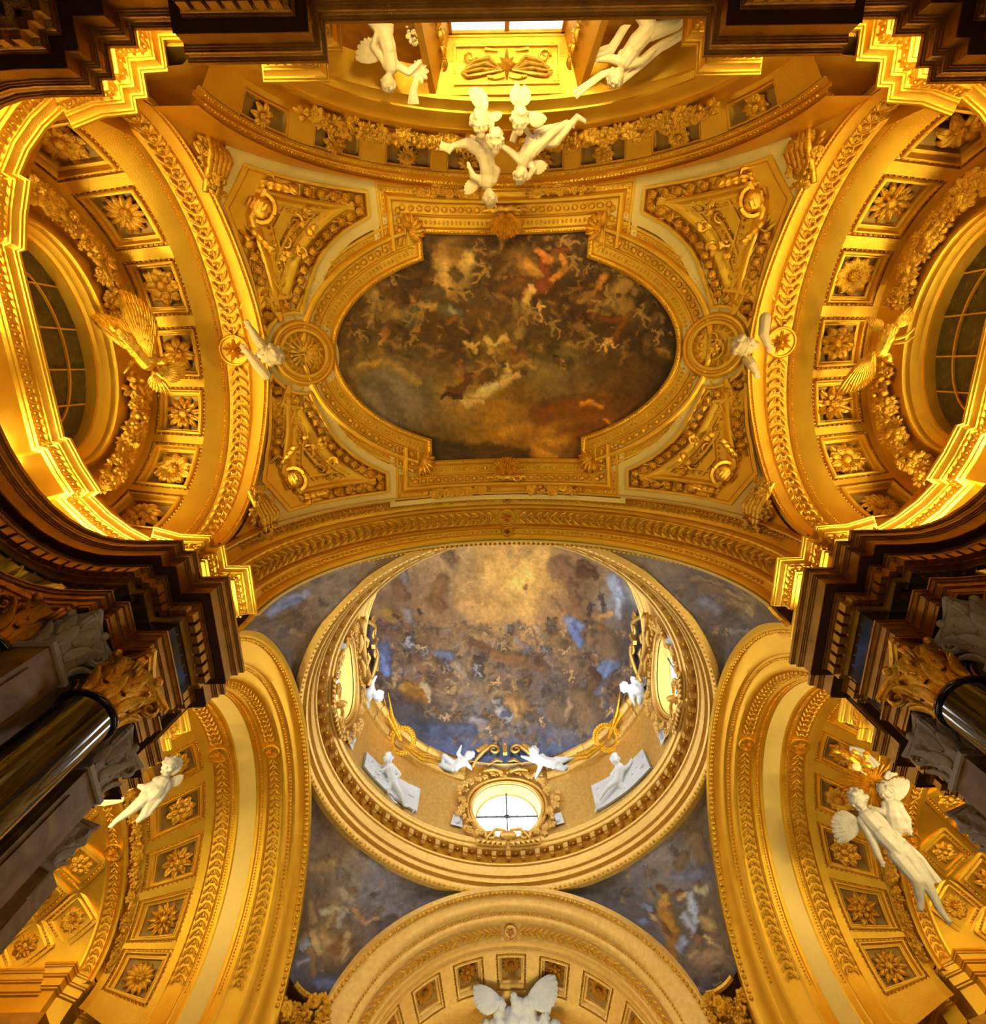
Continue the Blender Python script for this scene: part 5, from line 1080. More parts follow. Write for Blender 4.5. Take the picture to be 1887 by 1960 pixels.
def child(name, label, V, J, mat=None, voxel=None, face=(0, 0, 1), up=None, wings=(), drape=(), group=None, cat='sculpture', seed=1):
    """J: joints in survey pixels (x, y, z): head (x,y,z,r), chest, belly, pelvis, arms, legs"""
    mat = mat or STUCCO; k = V.k; g = lambda p: V(*p[:3]); m = MB(); hx = J['head']; r = hx[3] * k; H = g(hx); ch, be, pe = g(J['chest']), g(J['belly']), g(J['pelvis'])
    fv = V.r * face[0] + V.d * face[1] + V.t * face[2]; uv = (H - ch).normalized() if up is None else V.r * up[0] + V.d * up[1] + V.t * up[2]
    head(m, H, r, fv, uv, seed=seed); nk = ch.lerp(H, .5); capsule(m, ch, nk, r * .50, r * .45)
    ax = (H - pe).normalized(); sd = ax.cross(V.t).normalized(); sw = J.get('w', .62)
    capsule(m, ch - sd * r * sw, ch + sd * r * sw, r * .60, r * .60); capsule(m, ch, be, r * .98, r * 1.02); capsule(m, be + V.t * r * .15, pe, r * 1.05, r * .98); capsule(m, pe - sd * r * .5, pe + sd * r * .5, r * .80, r * .80)
    for a in J.get('arms', ()):
        P = [g(p) for p in a]; chain(m, P, [r * .52, r * .44, r * .31][:len(P)]); f = P[-1] - P[-2]; hand(m, P[-1], f, f.cross(V.t) if f.cross(V.t).length > 1e-4 else V.r, r * .30)
    for l in J.get('legs', ()):
        P = [g(p) for p in l]; chain(m, P, [r * .84, r * .60, r * .35, r * .26][:len(P)])
        if len(P) == 4:
            f = (P[3] - P[2]).normalized(); s_ = f.cross(V.t).normalized()
            for i in range(5): capsule(m, P[3] + s_ * r * (.20 - .1 * i), P[3] + s_ * r * (.22 - .11 * i) + f * r * (.30 - .03 * i), r * .09, r * .07, 6, 2)
    t = thing(name, label, cat, tuple(pe), group); put('body', fuse('body', m, mat, voxel or k * 1.25), t)
    for W in wings: wing(V, t, mat, *W)
    for D in drape: drapery(V, t, mat, *D)
    return t
def wing(V, t, mat, root, tip, spread=.5, n=8, width=.2, name='wing', flip=1):
    a, b = V(*root), V(*tip); ax = b - a; L = ax.length; ax.normalize(); sd = ax.cross(V.t).normalized() * flip; m = MB()
    for row, (l0, z) in enumerate(((1.0, 0), (.62, .05), (.38, .09))):
        for i in range(n):
            u = i / (n - 1); an = (u - .2) * spread * 1.6; d = (ax * math.cos(an) + sd * math.sin(an)).normalized(); ln = L * l0 * (1 - .42 * u ** 1.4); base = a + ax * L * .05 + V.t * L * (z + .012 * i)
            q = petal(1, width * (1.0 if row else .8), .10, .10, .05, 5); M = frame(base, d, V.t, ln); m.add(q.V, q.F, M)
    m.ball(a, L * .13, nu=7, nv=9); put(name, m.mesh(name, mat, ang=50), t); return m
def drapery(V, t, mat, pts, w=6.0, seed=3, name='drapery', z=0.0):
    """folds of cloth running along a path"""
    rr = random.Random(seed); m = MB(); P = [V(*p) for p in pts]; k = V.k
    for j in range(5):
        o = (j - 2) * w * .42; Q = []
        for i, p in enumerate(P):
            T = (P[min(i + 1, len(P) - 1)] - P[max(i - 1, 0)]).normalized(); s_ = T.cross(V.t).normalized(); u = i / (len(P) - 1)
            Q.append(p + s_ * k * (o * (.6 + .7 * u) + rr.uniform(-1, 1) * w * .15) + V.t * k * (w * .25 * (j % 2) + rr.uniform(-1, 1) * w * .1))
        n = len(Q); Q2 = []
        for i in range(n - 1):
            for s in range(3): Q2.append(Q[i].lerp(Q[i + 1], s / 3))
        Q2.append(Q[-1]); m.tube(Q2, [k * w * (.42 + .12 * math.sin(i * 1.3 + j)) * (.7 + .3 * math.sin(PI * min(1, (i + 2) / len(Q2)))) for i in range(len(Q2))], 7)
    put(name, fuse(name, m, mat, k * 1.3, 2), t)
def cherub(name, label, V, c, r, face=(0, 0, 1), up=(0, -1, 0), wings=(), mat=None, group=None, seed=2, extra=None, cat='sculpture'):
    mat = mat or STUCCO; m = MB(); H = V(*c); f = V.r * face[0] + V.d * face[1] + V.t * face[2]; u = V.r * up[0] + V.d * up[1] + V.t * up[2]
    head(m, H, r * V.k, f, u, 34, seed); capsule(m, H, H - u.normalized() * r * V.k * 1.0, r * V.k * .5, r * V.k * .5)
    if extra: extra(m)
    t = thing(name, label, cat, tuple(H), group); put('body' if extra else 'head', fuse('head', m, mat, V.k * 1.2), t)
    for W in wings: wing(V, t, mat, *W)
    return t
# ---- group of children over the window arch
V = View(966, 290, Z=14.7); G = 'stucco children over the window arch'
child('putto', 'cream stucco child diving head down with one leg stretched left, lowest of the top group', V, dict(head=(937, 366, 6, 15), chest=(932, 338, 4), belly=(934, 317, 6), pelvis=(929, 295, 4), arms=[[(922, 336, 4), (905, 330, 8), (900, 318, 10)], [(945, 336, 4), (952, 320, 8), (940, 310, 14)]], legs=[[(922, 291, 3), (894, 277, 6), (868, 281, 2), (860, 290, 4)], [(938, 290, 2), (930, 272, 8), (912, 270, -2), (904, 268, -2)]]),
      face=(.1, .5, .9), wings=[((916, 345, -3), (886, 352, 0), .7, 7, .26)], drape=[([(868, 281, 0), (855, 285, 0), (842, 280, 0)], 6)], group=G, seed=2)
child('putto', 'cream stucco child flying with both legs kicked out to the right, head hanging down', V, dict(head=(998, 327, 6, 15), chest=(1003, 303, 5), belly=(1011, 290, 6), pelvis=(1021, 278, 6), arms=[[(994, 303, 5), (978, 291, 8), (960, 281, 8)], [(1012, 306, 4), (1022, 318, 6), (1016, 326, 8)]], legs=[[(1022, 286, 8), (1052, 262, 12), (1080, 246, 2), (1092, 250, 2)], [(1028, 274, 2), (1062, 275, 2), (1099, 237, 2), (1113, 243, 2)]]),
      face=(.0, .6, .8), wings=[((1014, 308, -3), (1046, 318, -2), .6, 7, .28)], drape=[([(1015, 266, 0), (1000, 252, 2), (985, 262, 2), (980, 276, 0)], 5), ([(1020, 262, 0), (1045, 254, 0), (1068, 252, 0)], 5)], group=G, seed=3)
V = View(960, 240, Z=14.0)
cherub('cherub_head', 'curly cream cherub head with a raised wing at upper left of the top group', V, (918, 235, 8), 18, (.2, .5, .8), (-.1, -1, 0), [((930, 222, -2), (906, 184, 0), .5, 8, .25), ((936, 225, -3), (960, 226, 0), .5, 6, .25)], group=G, seed=5)
cherub('cherub_head', 'curly cream cherub head hanging lowest in the middle of the top group', V, (948, 262, 10), 17, (.1, .6, .8), (0, -1, 0), [((944, 246, -4), (926, 218, -4), .4, 6, .25)], group=G, seed=6)
cherub('cherub_head', 'cream cherub head between two spread wings at upper right of the top group', V, (994, 230, 8), 18, (0, .6, .8), (0, -1, 0), [((990, 212, -4), (984, 180, 0), .5, 7, .28, 'wing', -1), ((1000, 212, -4), (1006, 182, 0), .5, 7, .28), ((1010, 222, -2), (1042, 236, 0), .6, 8, .25)], group=G, seed=7)
# ---- large children beside the window
V = View(745, 100, Z=12.9); G = 'stucco children beside the window'
child('putto', 'large cream stucco child with grapes and flowers left of the bright window', V, dict(head=(736, 146, 4, 15), chest=(746, 118, 3), belly=(744, 92, 4), pelvis=(738, 68, 2), arms=[[(757, 119, 4), (778, 129, 8), (796, 118, 6)], [(733, 112, 3), (716, 92, 6), (724, 76, 10)]], legs=[[(728, 62, 3), (704, 42, 4), (690, 20, 0), (680, 20, 0)], [(748, 58, 3), (768, 40, 8), (762, 15, 4), (756, 10, 4)]]),
      face=(-.2, .7, .6), wings=[((728, 108, -4), (684, 96, -4), .9, 8, .24)], drape=[([(712, 60, -4), (740, 48, 0), (770, 52, 0)], 7)], group=G, seed=8)
b = MB(); rr = random.Random(4)
for i in range(26): b.ball(V(791 + rr.uniform(-10, 12), 62 + rr.uniform(-8, 30), rr.uniform(0, 8)), 4.0 * V.k, nu=6, nv=8)
t = thing('grape_bunch', 'cream stucco bunch of grapes held by the child left of the window', 'sculpture', tuple(V(790, 70))); put('grapes', b.mesh('grapes', STUCCO, ang=80), t)
t = thing('bouquet', 'cream stucco bunch of flowers with hanging stems left of the window', 'sculpture', tuple(V(805, 130)))
for i in range(9): me = petal_mesh('leaf', STUCCO); put('leaf', me, t, frame(V(800, 128, 0), V.r * math.cos(i * .7) + V.d * math.sin(i * .7), V.t + V.r * .2, 18 * V.k))
b = MB()
for i in range(4): b.tube([V(798 - i * 2, 135, 3), V(790 - i * 3, 155, 3), V(786 - 6 * i + 6, 178, 1)], [2.2 * V.k, 2.6 * V.k, 3.2 * V.k], 6)
put('stem', b.mesh('stem', STUCCO), t)
V = View(1210, 100, Z=12.9)
child('putto', 'large cream stucco child wrapped in blown ribbons right of the bright window', V, dict(head=(1185, 137, 4, 16), chest=(1200, 110, 3), belly=(1215, 88, 5), pelvis=(1236, 68, 3), arms=[[(1186, 112, 5), (1168, 108, 8), (1150, 110, 4)], [(1214, 116, 3), (1232, 112, 6), (1246, 100, 4)]], legs=[[(1230, 58, 4), (1206, 42, 8), (1216, 14, 4), (1210, 6, 4)], [(1250, 70, 3), (1284, 62, 4), (1306, 40, 0), (1316, 36, 0)]]),
      face=(-.2, .8, .5), drape=[([(1216, 30, -4), (1194, 60, -4), (1170, 95, -4), (1140, 104, -2)], 7), ([(1300, 72, -4), (1262, 92, -4), (1222, 118, -4), (1188, 146, -6)], 8, 4), ([(1190, 122, -8), (1158, 134, -6), (1128, 150, -4), (1106, 166, -4)], 6, 5)], group=G, seed=9)
# ---- cherubs holding the medallions
def armf(V, pts, r):
    def f(m):
        for P in pts:
            Q = [V(*p) for p in P]; chain(m, Q, [r * V.k * 1.5, r * V.k * 1.35, r * V.k * .95][:len(Q)]); d = Q[-1] - Q[-2]; hand(m, Q[-1], d, d.cross(V.t), r * V.k * .95)
    return f
V = View(500, 675, Z=14.5)
cherub('putto', 'pale curly child with both hands gripping the arch edge beside the left medallion', V, (519, 679, 8), 20, (-.75, .1, .6), (1, 0, .2), mat=STUCCO, group='children at the medallions', seed=11, extra=armf(V, [[(503, 716, 0), (488, 694, 6), (477, 676, 8)], [(505, 664, -4), (496, 652, 2), (488, 634, 6)]], 7))
V = View(1450, 660, Z=14.5)
cherub('putto', 'pale curly child with one arm bent over the face beside the right medallion', V, (1424, 661, 8), 20, (.75, .1, .6), (-1, 0, .2), mat=STUCCO, group='children at the medallions', seed=12, extra=armf(V, [[(1456, 612, 0), (1457, 640, 8), (1466, 658, 8)], [(1436, 688, -4), (1444, 696, 4), (1450, 706, 6)]], 7))
# ---- eagles on the side garlands
def eagle(label, V, body, headp, wings_, feet, seed=1):
    m = MB(); a, b = V(*body[0]), V(*body[1]); capsule(m, a, b, 13 * V.k, 17 * V.k); H = V(*headp); capsule(m, b, H, 11 * V.k, 8 * V.k); m.ball(H, 9 * V.k, nu=8, nv=9); bk = (H - b).normalized(); capsule(m, H + bk * 7 * V.k, H + bk * 15 * V.k + V.t * 3 * V.k, 4.5 * V.k, 1.5 * V.k)
    t = thing('eagle', label, 'sculpture', tuple(a)); put('body', fuse('body', m, GOLD2, V.k * 1.4), t); n = MB(); rr = random.Random(seed)
    for i in range(46):
        u = rr.random(); p = a.lerp(b, u) + (V.r * math.cos(i) + V.d * math.sin(i)) * 10 * V.k + V.t * 11 * V.k; q = petal(1, .3, .1, .1, .08, 4); n.add(q.V, q.F, frame(p, (a - b) + V.r * rr.uniform(-.1, .1), V.t + (V.r * math.cos(i) + V.d * math.sin(i)) * .8, 12 * V.k))
    put('plumage', n.mesh('plumage', GOLD2, ang=60), t, kind='stuff')
    for W in wings_: wing(V, t, GOLD2, *W)
    for F in feet: n = MB(); n.tube([V(*p) for p in F], [4 * V.k, 3 * V.k, 2 * V.k], 6); put('claw', n.mesh('claw', GOLD2), t)
    return t
eagle('gilded eagle with one wing raised on the garland of the left recess', View(262, 660, Z=13.3), [(240, 640, 4), (272, 692, 8)], (300, 690, 12), [((280, 688, 8), (266, 568, 6), .32, 10, .13), ((262, 680, 0), (212, 606, -2), .4, 9, .14), ((282, 712, 2), (338, 706, 0), .6, 8, .2), ((280, 712, 2), (292, 752, -2), .7, 7, .2)], [[(250, 690, 2), (240, 702, 6), (232, 712, 4)]], 2)
eagle('gilded eagle with its wing hanging down on the garland of the right recess', View(1692, 655, Z=13.3), [(1698, 632, 4), (1690, 668, 8)], (1704, 684, 10), [((1680, 668, 6), (1648, 752, 6), .4, 10, .14, 'wing', -1), ((1684, 640, 0), (1664, 612, 0), .5, 8, .2), ((1700, 630, 0), (1724, 598, -2), .5, 8, .18)], [[(1706, 650, 2), (1722, 644, 6), (1734, 630, 4)], [(1708, 656, 2), (1726, 654, 6), (1738, 644, 4)]], 3)
# ---- children on the arm arches
V = View(290, 1515, Z=13.2)
child('putto', 'pale stucco child sprawling with flowers on the garland at the left arm', V, dict(head=(309, 1468, 4, 15), chest=(303, 1500, 4), belly=(297, 1515, 6), pelvis=(290, 1524, 5), arms=[[(292, 1503, 6), (276, 1508, 10), (256, 1499, 8)], [(314, 1508, 3), (306, 1530, 8), (299, 1545, 8)]], legs=[[(284, 1524, 8), (266, 1545, 10), (247, 1562, 4), (242, 1570, 4)], [(292, 1530, 4), (290, 1552, 2), (282, 1562, 0)]]),
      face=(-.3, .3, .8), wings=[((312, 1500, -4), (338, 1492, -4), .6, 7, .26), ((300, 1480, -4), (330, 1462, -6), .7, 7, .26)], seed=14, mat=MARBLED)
V = View(215, 1515, Z=13.0)
t = thing('cloth_figure', 'pale stucco figure in fluttering cloth just under the dark cornice at left', 'sculpture', tuple(V(215, 1518)))
m = MB(); head(m, V(250, 1497, 6), 8 * V.k, V.t, V.r - V.d, 14, 3); capsule(m, V(242, 1505, 4), V(222, 1515, 4), 8 * V.k, 9 * V.k); put('body', fuse('body', m, STUCCO, V.k * 1.3), t)
for j, (a, c, e) in enumerate((((240, 1508, 4), (212, 1512, 2), (182, 1504, 0)), ((236, 1520, 4), (210, 1524, 2), (176, 1520, 0)), ((238, 1528, 2), (208, 1532, 2), (184, 1530, 0)))): drapery(V, t, STUCCO, [a, c, e], 6, j)
V = View(1680, 1560, Z=13.2); G = 'white figures at the right arm'
child('angel', 'white winged child leaning out with a downstretched arm at the right arm arch', V, dict(head=(1656, 1532, 8, 17), chest=(1664, 1564, 5), belly=(1678, 1590, 6), pelvis=(1696, 1618, 4), w=.75, arms=[[(1652, 1572, 5), (1658, 1600, 8), (1661, 1630, 8)], [(1680, 1562, 3), (1694, 1582, 6), (1702, 1596, 4)]], legs=[[(1690, 1626, 8), (1706, 1660, 10), (1702, 1692, 2), (1698, 1702, 2)], [(1706, 1622, 2), (1720, 1664, 2), (1726, 1702, 0), (1732, 1716, 2)]]),
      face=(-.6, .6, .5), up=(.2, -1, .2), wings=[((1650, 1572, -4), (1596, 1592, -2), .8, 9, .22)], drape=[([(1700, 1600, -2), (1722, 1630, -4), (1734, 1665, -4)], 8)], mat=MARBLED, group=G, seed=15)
child('angel', 'white winged child above the other against the gilded rays at the right arm arch', V, dict(head=(1706, 1520, 6, 15), chest=(1708, 1544, 4), belly=(1706, 1560, 4), pelvis=(1704, 1578, 2), arms=[[(1700, 1542, 4), (1692, 1556, 8), (1680, 1550, 8)], [(1718, 1546, 2), (1724, 1566, 4), (1722, 1580, 4)]], legs=[[(1700, 1582, 2), (1694, 1600, 4), (1702, 1612, 0)]]),
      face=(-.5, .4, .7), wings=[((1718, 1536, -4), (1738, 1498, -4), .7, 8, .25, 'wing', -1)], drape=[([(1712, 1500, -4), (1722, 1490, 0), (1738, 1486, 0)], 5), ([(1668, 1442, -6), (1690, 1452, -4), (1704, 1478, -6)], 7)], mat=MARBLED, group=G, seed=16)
t = thing('sunburst', 'gilded burst of rays behind the white children at the right arm', 'ornament', tuple(V(1686, 1508, -8))); m = MB()
for i in range(34):
    a = 2 * PI * i / 34; L = 44 if i % 2 else 56; m.tube([V(1690 + 8 * math.cos(a), 1508 + 8 * math.sin(a), -8), V(1690 + L * math.cos(a), 1508 + L * math.sin(a), -12)], [1.2 * V.k, 2.6 * V.k], 4)
put('ray', m.mesh('ray', GOLD2, ang=30), t); m = MB()
rr = random.Random(2)
for i in range(22): m.ball(V(1672 + rr.uniform(-30, 24), 1462 + rr.uniform(-16, 20), -12 + rr.uniform(-4, 6)), rr.uniform(5, 10) * V.k, nu=6, nv=8)
put('cloud', fuse('cloud', m, GOLD2, V.k * 1.6), t)
m = MB(); F = frame(V(1671, 1477, 4), V.r, V.t); disc(F, [(7 * V.k, 0), (7.5 * V.k, 1.5 * V.k), (6 * V.k, 2.5 * V.k)], 20, m); m.tube([V(1675, 1484, 4), V(1683, 1492, 4)], 1.6 * V.k, 6); t = thing('hand_mirror', 'small white round mirror on a handle before the gilded rays', 'ornament', tuple(V(1671, 1477))); put('mirror', m.mesh('mirror', STUCCO), t)
# ---- white children round the rim of the dome
G = 'white marble children on the rim of the dome'
V = View(708, 1325, P=at(708, 1325, Z=23.3)); VV_ = V
child('putto', 'small white child waving beside the left drum window', V, dict(head=(725, 1332, 2, 10), chest=(710, 1324, 2), belly=(703, 1328, 2), pelvis=(696, 1330, 2), arms=[[(712, 1318, 2), (711, 1308, 3), (715, 1301, 3)], [(710, 1332, 2), (704, 1344, 3)]], legs=[[(692, 1330, 2), (682, 1322, 3), (674, 1330, 0)], [(696, 1336, 2), (704, 1350, 3), (700, 1358, 0)]]), mat=MARBLE, group=G, seed=20, face=(.6, .4, .6), up=(.5, -.8, 0))
V = View(1215, 1320, P=at(1215, 1320, Z=23.3))
child('putto', 'small white winged child leaning to the left beside the right drum window', V, dict(head=(1196, 1316, 2, 9.5), chest=(1211, 1318, 2), belly=(1218, 1322, 2), pelvis=(1225, 1324, 2), arms=[[(1206, 1324, 2), (1208, 1336, 3), (1210, 1342, 3)]], legs=[[(1228, 1326, 2), (1236, 1336, 3), (1240, 1344, 0)], [(1224, 1330, 2), (1222, 1342, 2)]]), mat=MARBLE, group=G, seed=21, face=(-.7, .4, .6), up=(-.4, -.9, 0), wings=[((1215, 1314, -2), (1214, 1296, -2), .6, 6, .3), ((1222, 1314, -2), (1236, 1296, -2), .6, 6, .3)])
V = View(870, 1452, P=at(870, 1452, Z=23.2))
child('putto', 'white child lying on its back with an arm raised, left of the far drum window', V, dict(head=(898, 1446, 3, 9), chest=(886, 1456, 2), belly=(878, 1460, 2), pelvis=(870, 1464, 2), arms=[[(882, 1450, 3), (876, 1444, 4), (880, 1435, 4)], [(892, 1460, 3), (898, 1466, 4)]], legs=[[(866, 1460, 3), (850, 1448, 4), (846, 1462, 2)], [(866, 1468, 2), (852, 1466, 3), (838, 1462, 0)]]), mat=MARBLE, group=G, seed=22, face=(0, -.4, .8), up=(.8, -.4, 0))
V = View(1050, 1457, P=at(1050, 1457, Z=23.2))
child('putto', 'white child crawling on its belly right of the far drum window', V, dict(head=(1023, 1441, 3, 9.5), chest=(1036, 1454, 3), belly=(1050, 1459, 3), pelvis=(1062, 1460, 3), arms=[[(1030, 1458, 3), (1016, 1454, 4), (1004, 1450, 2)], [(1036, 1462, 3), (1030, 1474, 3), (1026, 1482, 2)]], legs=[[(1066, 1456, 2), (1080, 1454, 2), (1096, 1450, 0), (1102, 1448, 0)], [(1066, 1464, 2), (1078, 1470, 4), (1092, 1462, 0)]]), mat=MARBLE, group=G, seed=23, face=(-.5, .3, .8), up=(-.2, -.9, .1))
# ---- white relief panels of the drum
def drum_pt(px, py, R=7.55):
    d = ray(px, py); lo, hi = 15., 40.
    f = lambda k: math.hypot(d.x * k + CAMX, d.y * k - CY) - R
    a = 8.0
    ks = np.linspace(10, 45, 700); last = None; best = None
    for k in ks:
        v = f(k)
        if last is not None and last < 0 <= v: best = k
        last = v
    k = best or 25.; return Vector((d.x * k + CAMX, d.y * k, d.z * k))
def az(p): return math.atan2(p.x, p.y - CY)
for nm, Q, J in (('left', [(700, 1440), (803, 1512), (796, 1556), (694, 1468)], dict(head=(739, 1456, 3, 10), chest=(744, 1472, 3), belly=(748, 1484, 3), pelvis=(752, 1496, 3), arms=[[(736, 1474, 3), (724, 1484, 3), (716, 1474, 3)], [(754, 1474, 3), (764, 1484, 4), (758, 1492, 4)]], legs=[[(748, 1500, 3), (742, 1514, 4), (756, 1530, 3), (762, 1532, 3)], [(756, 1500, 3), (768, 1516, 4), (776, 1536, 3), (782, 1538, 3)]])),
                 ('right', [(1232, 1435), (1247, 1470), (1143, 1553), (1133, 1506)], dict(head=(1181, 1457, 3, 10), chest=(1188, 1472, 3), belly=(1186, 1484, 3), pelvis=(1182, 1494, 3), arms=[[(1180, 1476, 3), (1172, 1484, 4), (1182, 1490, 4)], [(1197, 1474, 3), (1206, 1468, 4), (1212, 1458, 3)]], legs=[[(1176, 1496, 3), (1162, 1506, 4), (1150, 1520, 3), (1146, 1526, 3)], [(1186, 1500, 3), (1190, 1516, 4), (1178, 1530, 3), (1172, 1534, 3)]]))):
    P = [drum_pt(*q, 7.56) for q in Q]; t = thing('relief_panel', 'white marble relief of a seated child on the %s side of the drum wall' % nm, 'relief', tuple(P[0].lerp(P[2], .5)), group='white reliefs of the drum'); m = MB()
    for off in (0, -.12):
        rows = []
        for j in range(9):
            a, b = P[0].lerp(P[3], j / 8), P[1].lerp(P[2], j / 8); r = []
            for i in range(17):
                p = a.lerp(b, i / 16); h = math.hypot(p.x, p.y - CY); s_ = (7.60 + off + .015 * math.sin(i * 2.1) * math.cos(j * 1.7)) / h; r.append(Vector((p.x * s_, CY + (p.y - CY) * s_, p.z)))
            rows.append(r)
        m.grid(rows)
    V_ = [i for i in range(len(m.V))]; n = 9 * 17
    edge = [i for i in range(17)] + [j * 17 + 16 for j in range(1, 9)] + [8 * 17 + i for i in range(15, -1, -1)] + [j * 17 for j in range(7, 0, -1)]
    for i in range(len(edge)): a, b = edge[i], edge[(i + 1) % len(edge)]; m.F.append((a, b, b + n, a + n))
    put('slab', m.mesh('slab', MARBLE, ang=30), t)
    c = drum_pt(*[(q + w) / 2 for q, w in zip(Q[0], Q[2])], 7.40); Vw = View(*[(q + w) / 2 for q, w in zip(Q[0], Q[2])], P=c)
    k = Vw.k; g = lambda p: Vw(*p[:3]); mm = MB(); hx = J['head']; r = hx[3] * k; H = g(hx); ch, be, pe = g(J['chest']), g(J['belly']), g(J['pelvis']); head(mm, H, r, Vw.t + Vw.d * .3, -Vw.d, 16, 5)
    capsule(mm, ch, H, r * .5, r * .4); capsule(mm, ch, be, r * .95, r * .85); capsule(mm, be, pe, r * .85, r * .8)
    for a in J['arms']: chain(mm, [g(p) for p in a], [r * .4, r * .32, r * .26])
    for a in J['legs']: chain(mm, [g(p) for p in a], [r * .6, r * .45, r * .3, r * .22])
    for i in range(14):
        u, w = random.Random(i).random(), random.Random(i + 50).random(); p = P[0].lerp(P[1], u).lerp(P[3].lerp(P[2], u), w); s_ = 7.46 / math.hypot(p.x, p.y - CY); p = Vector((p.x * s_, CY + (p.y - CY) * s_, p.z)); capsule(mm, p, p + Vector((.2 * math.cos(i * 2), .1, .2 * math.sin(i * 2))), .07, .05, 6, 2)
    put('figure', fuse('figure', mm, MARBLE, k * 1.3), t)
# ---- dressing of the drum windows
G1, G2 = 'carved surrounds of the drum windows', None
for w, nm in ((0, 'far'), (-PI / 2, 'left'), (PI / 2, 'right')):
    Rm = WIN[w][1]; t = thing('window_surround', 'gilded carved surround with flowers and scrolls round the %s drum window' % nm, 'window surround', tuple(Rm @ Vector((0, 7.4, 0))), group=G1)
    cyl = lambda x, z, d=0.0: Rm @ Vector((x, math.sqrt(max(.1, (7.56 - d) ** 2 - x * x)), z))
    Rn = Rm.to_3x3(); n = 48
    for r0, r1, d0, nmr in ((1.0, 1.10, .04, 'frame'), (1.12, 1.20, .10, 'outer_frame')):
        m = MB(); rows = []
        for rr_, dd in ((r0, 0), (r0, d0 + .02), ((r0 + r1) / 2, d0 + .07), (r1, d0), (r1, -.03)): rows.append([cyl(WRx * rr_ * math.cos(2 * PI * i / n), WRz * rr_ * math.sin(2 * PI * i / n), dd) for i in range(n)])
        m.grid(rows, True); put(nmr, m.mesh(nmr, GOLDP, ang=50), t)
    rr2 = random.Random(6)
    for i in range(64):
        a = -1.0 + (PI + 2.0) * (i + .5) / 64; q = rr2.uniform(1.24, 1.52); x, z = WRx * q * math.cos(a), WRz * q * math.sin(a) * 1.0; nn, me = FM[GOLDP.name][rr2.choice((0, 1, 2, 3, 4, 4, 5))]
        p = cyl(x, z, .10 + rr2.random() * .12); nr = (Rm.translation + Vector((0, 0, z)) - p).normalized(); put(nn, me, t, frame(p, Rn @ Vector((math.cos(i * 2.3), 0, math.sin(i * 2.3))), nr, rr2.uniform(.15, .24)))
    m = MB()
    for s_ in (-1, 1):
        pts = []
        for i in range(22):
            u = i / 21; an = .2 + u * 2 * PI * 1.35; rr_ = .36 * (1 - .8 * u); pts.append(cyl(s_ * (.62 + rr_ * math.cos(an)), 3.35 + rr_ * math.sin(an), .72))
        m.tube([cyl(s_ * 1.85, 2.3, .25), cyl(s_ * 1.6, 2.75, .45), cyl(s_ * 1.25, 3.2, .62)] + pts, [.10, .11, .12] + [.11 - .003 * i for i in range(22)], 7)
        m.tube([cyl(s_ * 1.0, 2.5, .35), cyl(s_ * .5, 2.8, .5), cyl(s_ * .15, 2.7, .5)], [.06, .14, .06], 6); m.tube([cyl(s_ * .25, 2.2, .3), cyl(s_ * .7, 2.3, .35), cyl(s_ * 1.2, 2.15, .3)], [.06, .12, .06], 6)
        q = petal(1, .34, .3, .3, .1, 5)
        for k in range(4): m.add(q.V, q.F, frame(cyl(s_ * (1.0 + .14 * k), 3.6 - .14 * k, .6), Rn @ Vector((s_ * .6, 0, 1)), Rn @ Vector((0, -1, 0)), .38))
    m.box((-.12, -.1, 0), (.12, .1, .62), frame(cyl(0, 3.0, .75), Rn @ Vector((1, 0, 0)), Vector((0, 0, 1)))); m.ball(cyl(0, 3.75, .75), .13, nu=7, nv=9)
    put('scroll_pediment', m.mesh('scroll_pediment', GOLDP, ang=60), t)
    m = MB()
    m.ball(cyl(0, -1.72, .25), (.42, .18, .22), nu=9, nv=14)
    for s_ in (-1, 1):
        pts = []
        for i in range(18):
            u = i / 17; an = u * 2 * PI * 1.3 - .6; rr_ = .26 * (1 - .8 * u); pts.append(cyl(s_ * (.80 + rr_ * math.cos(an)), -1.86 + rr_ * math.sin(an), .32))
        m.tube([cyl(s_ * .1, -1.45, .25), cyl(s_ * .6, -1.45, .3)] + pts, [.07, .09] + [.09 - .003 * i for i in range(18)], 6)
        q = petal(1, .34, .3, .3, .1, 5)
        for k in range(6): m.add(q.V, q.F, frame(cyl(s_ * (.1 + .22 * k), -1.95, .22), Rn @ Vector((s_ * (.6 + .2 * k), 0, -1)), Rn @ Vector((0, -1, .2)), .34))
    put('lower_cartouche', m.mesh('lower_cartouche', GOLDP, ang=60), t)
    for s_ in (-1, 1):
        m = MB(); m.grid([[cyl(s_ * x, z, d) for x, z in ((2.15, -1.0), (2.70, -1.0))] for z, d in ()] or [[cyl(s_ * 2.15, -1.35, .05), cyl(s_ * 2.72, -1.35, .05)], [cyl(s_ * 2.22, -.72, .05), cyl(s_ * 2.62, -.72, .05)]]); m.ball(cyl(s_ * 2.42, -1.05, .1), (.16, .1, .2), nu=7, nv=9); put('tablet', m.mesh('tablet', MARBLE), t, label='white marble tablet')
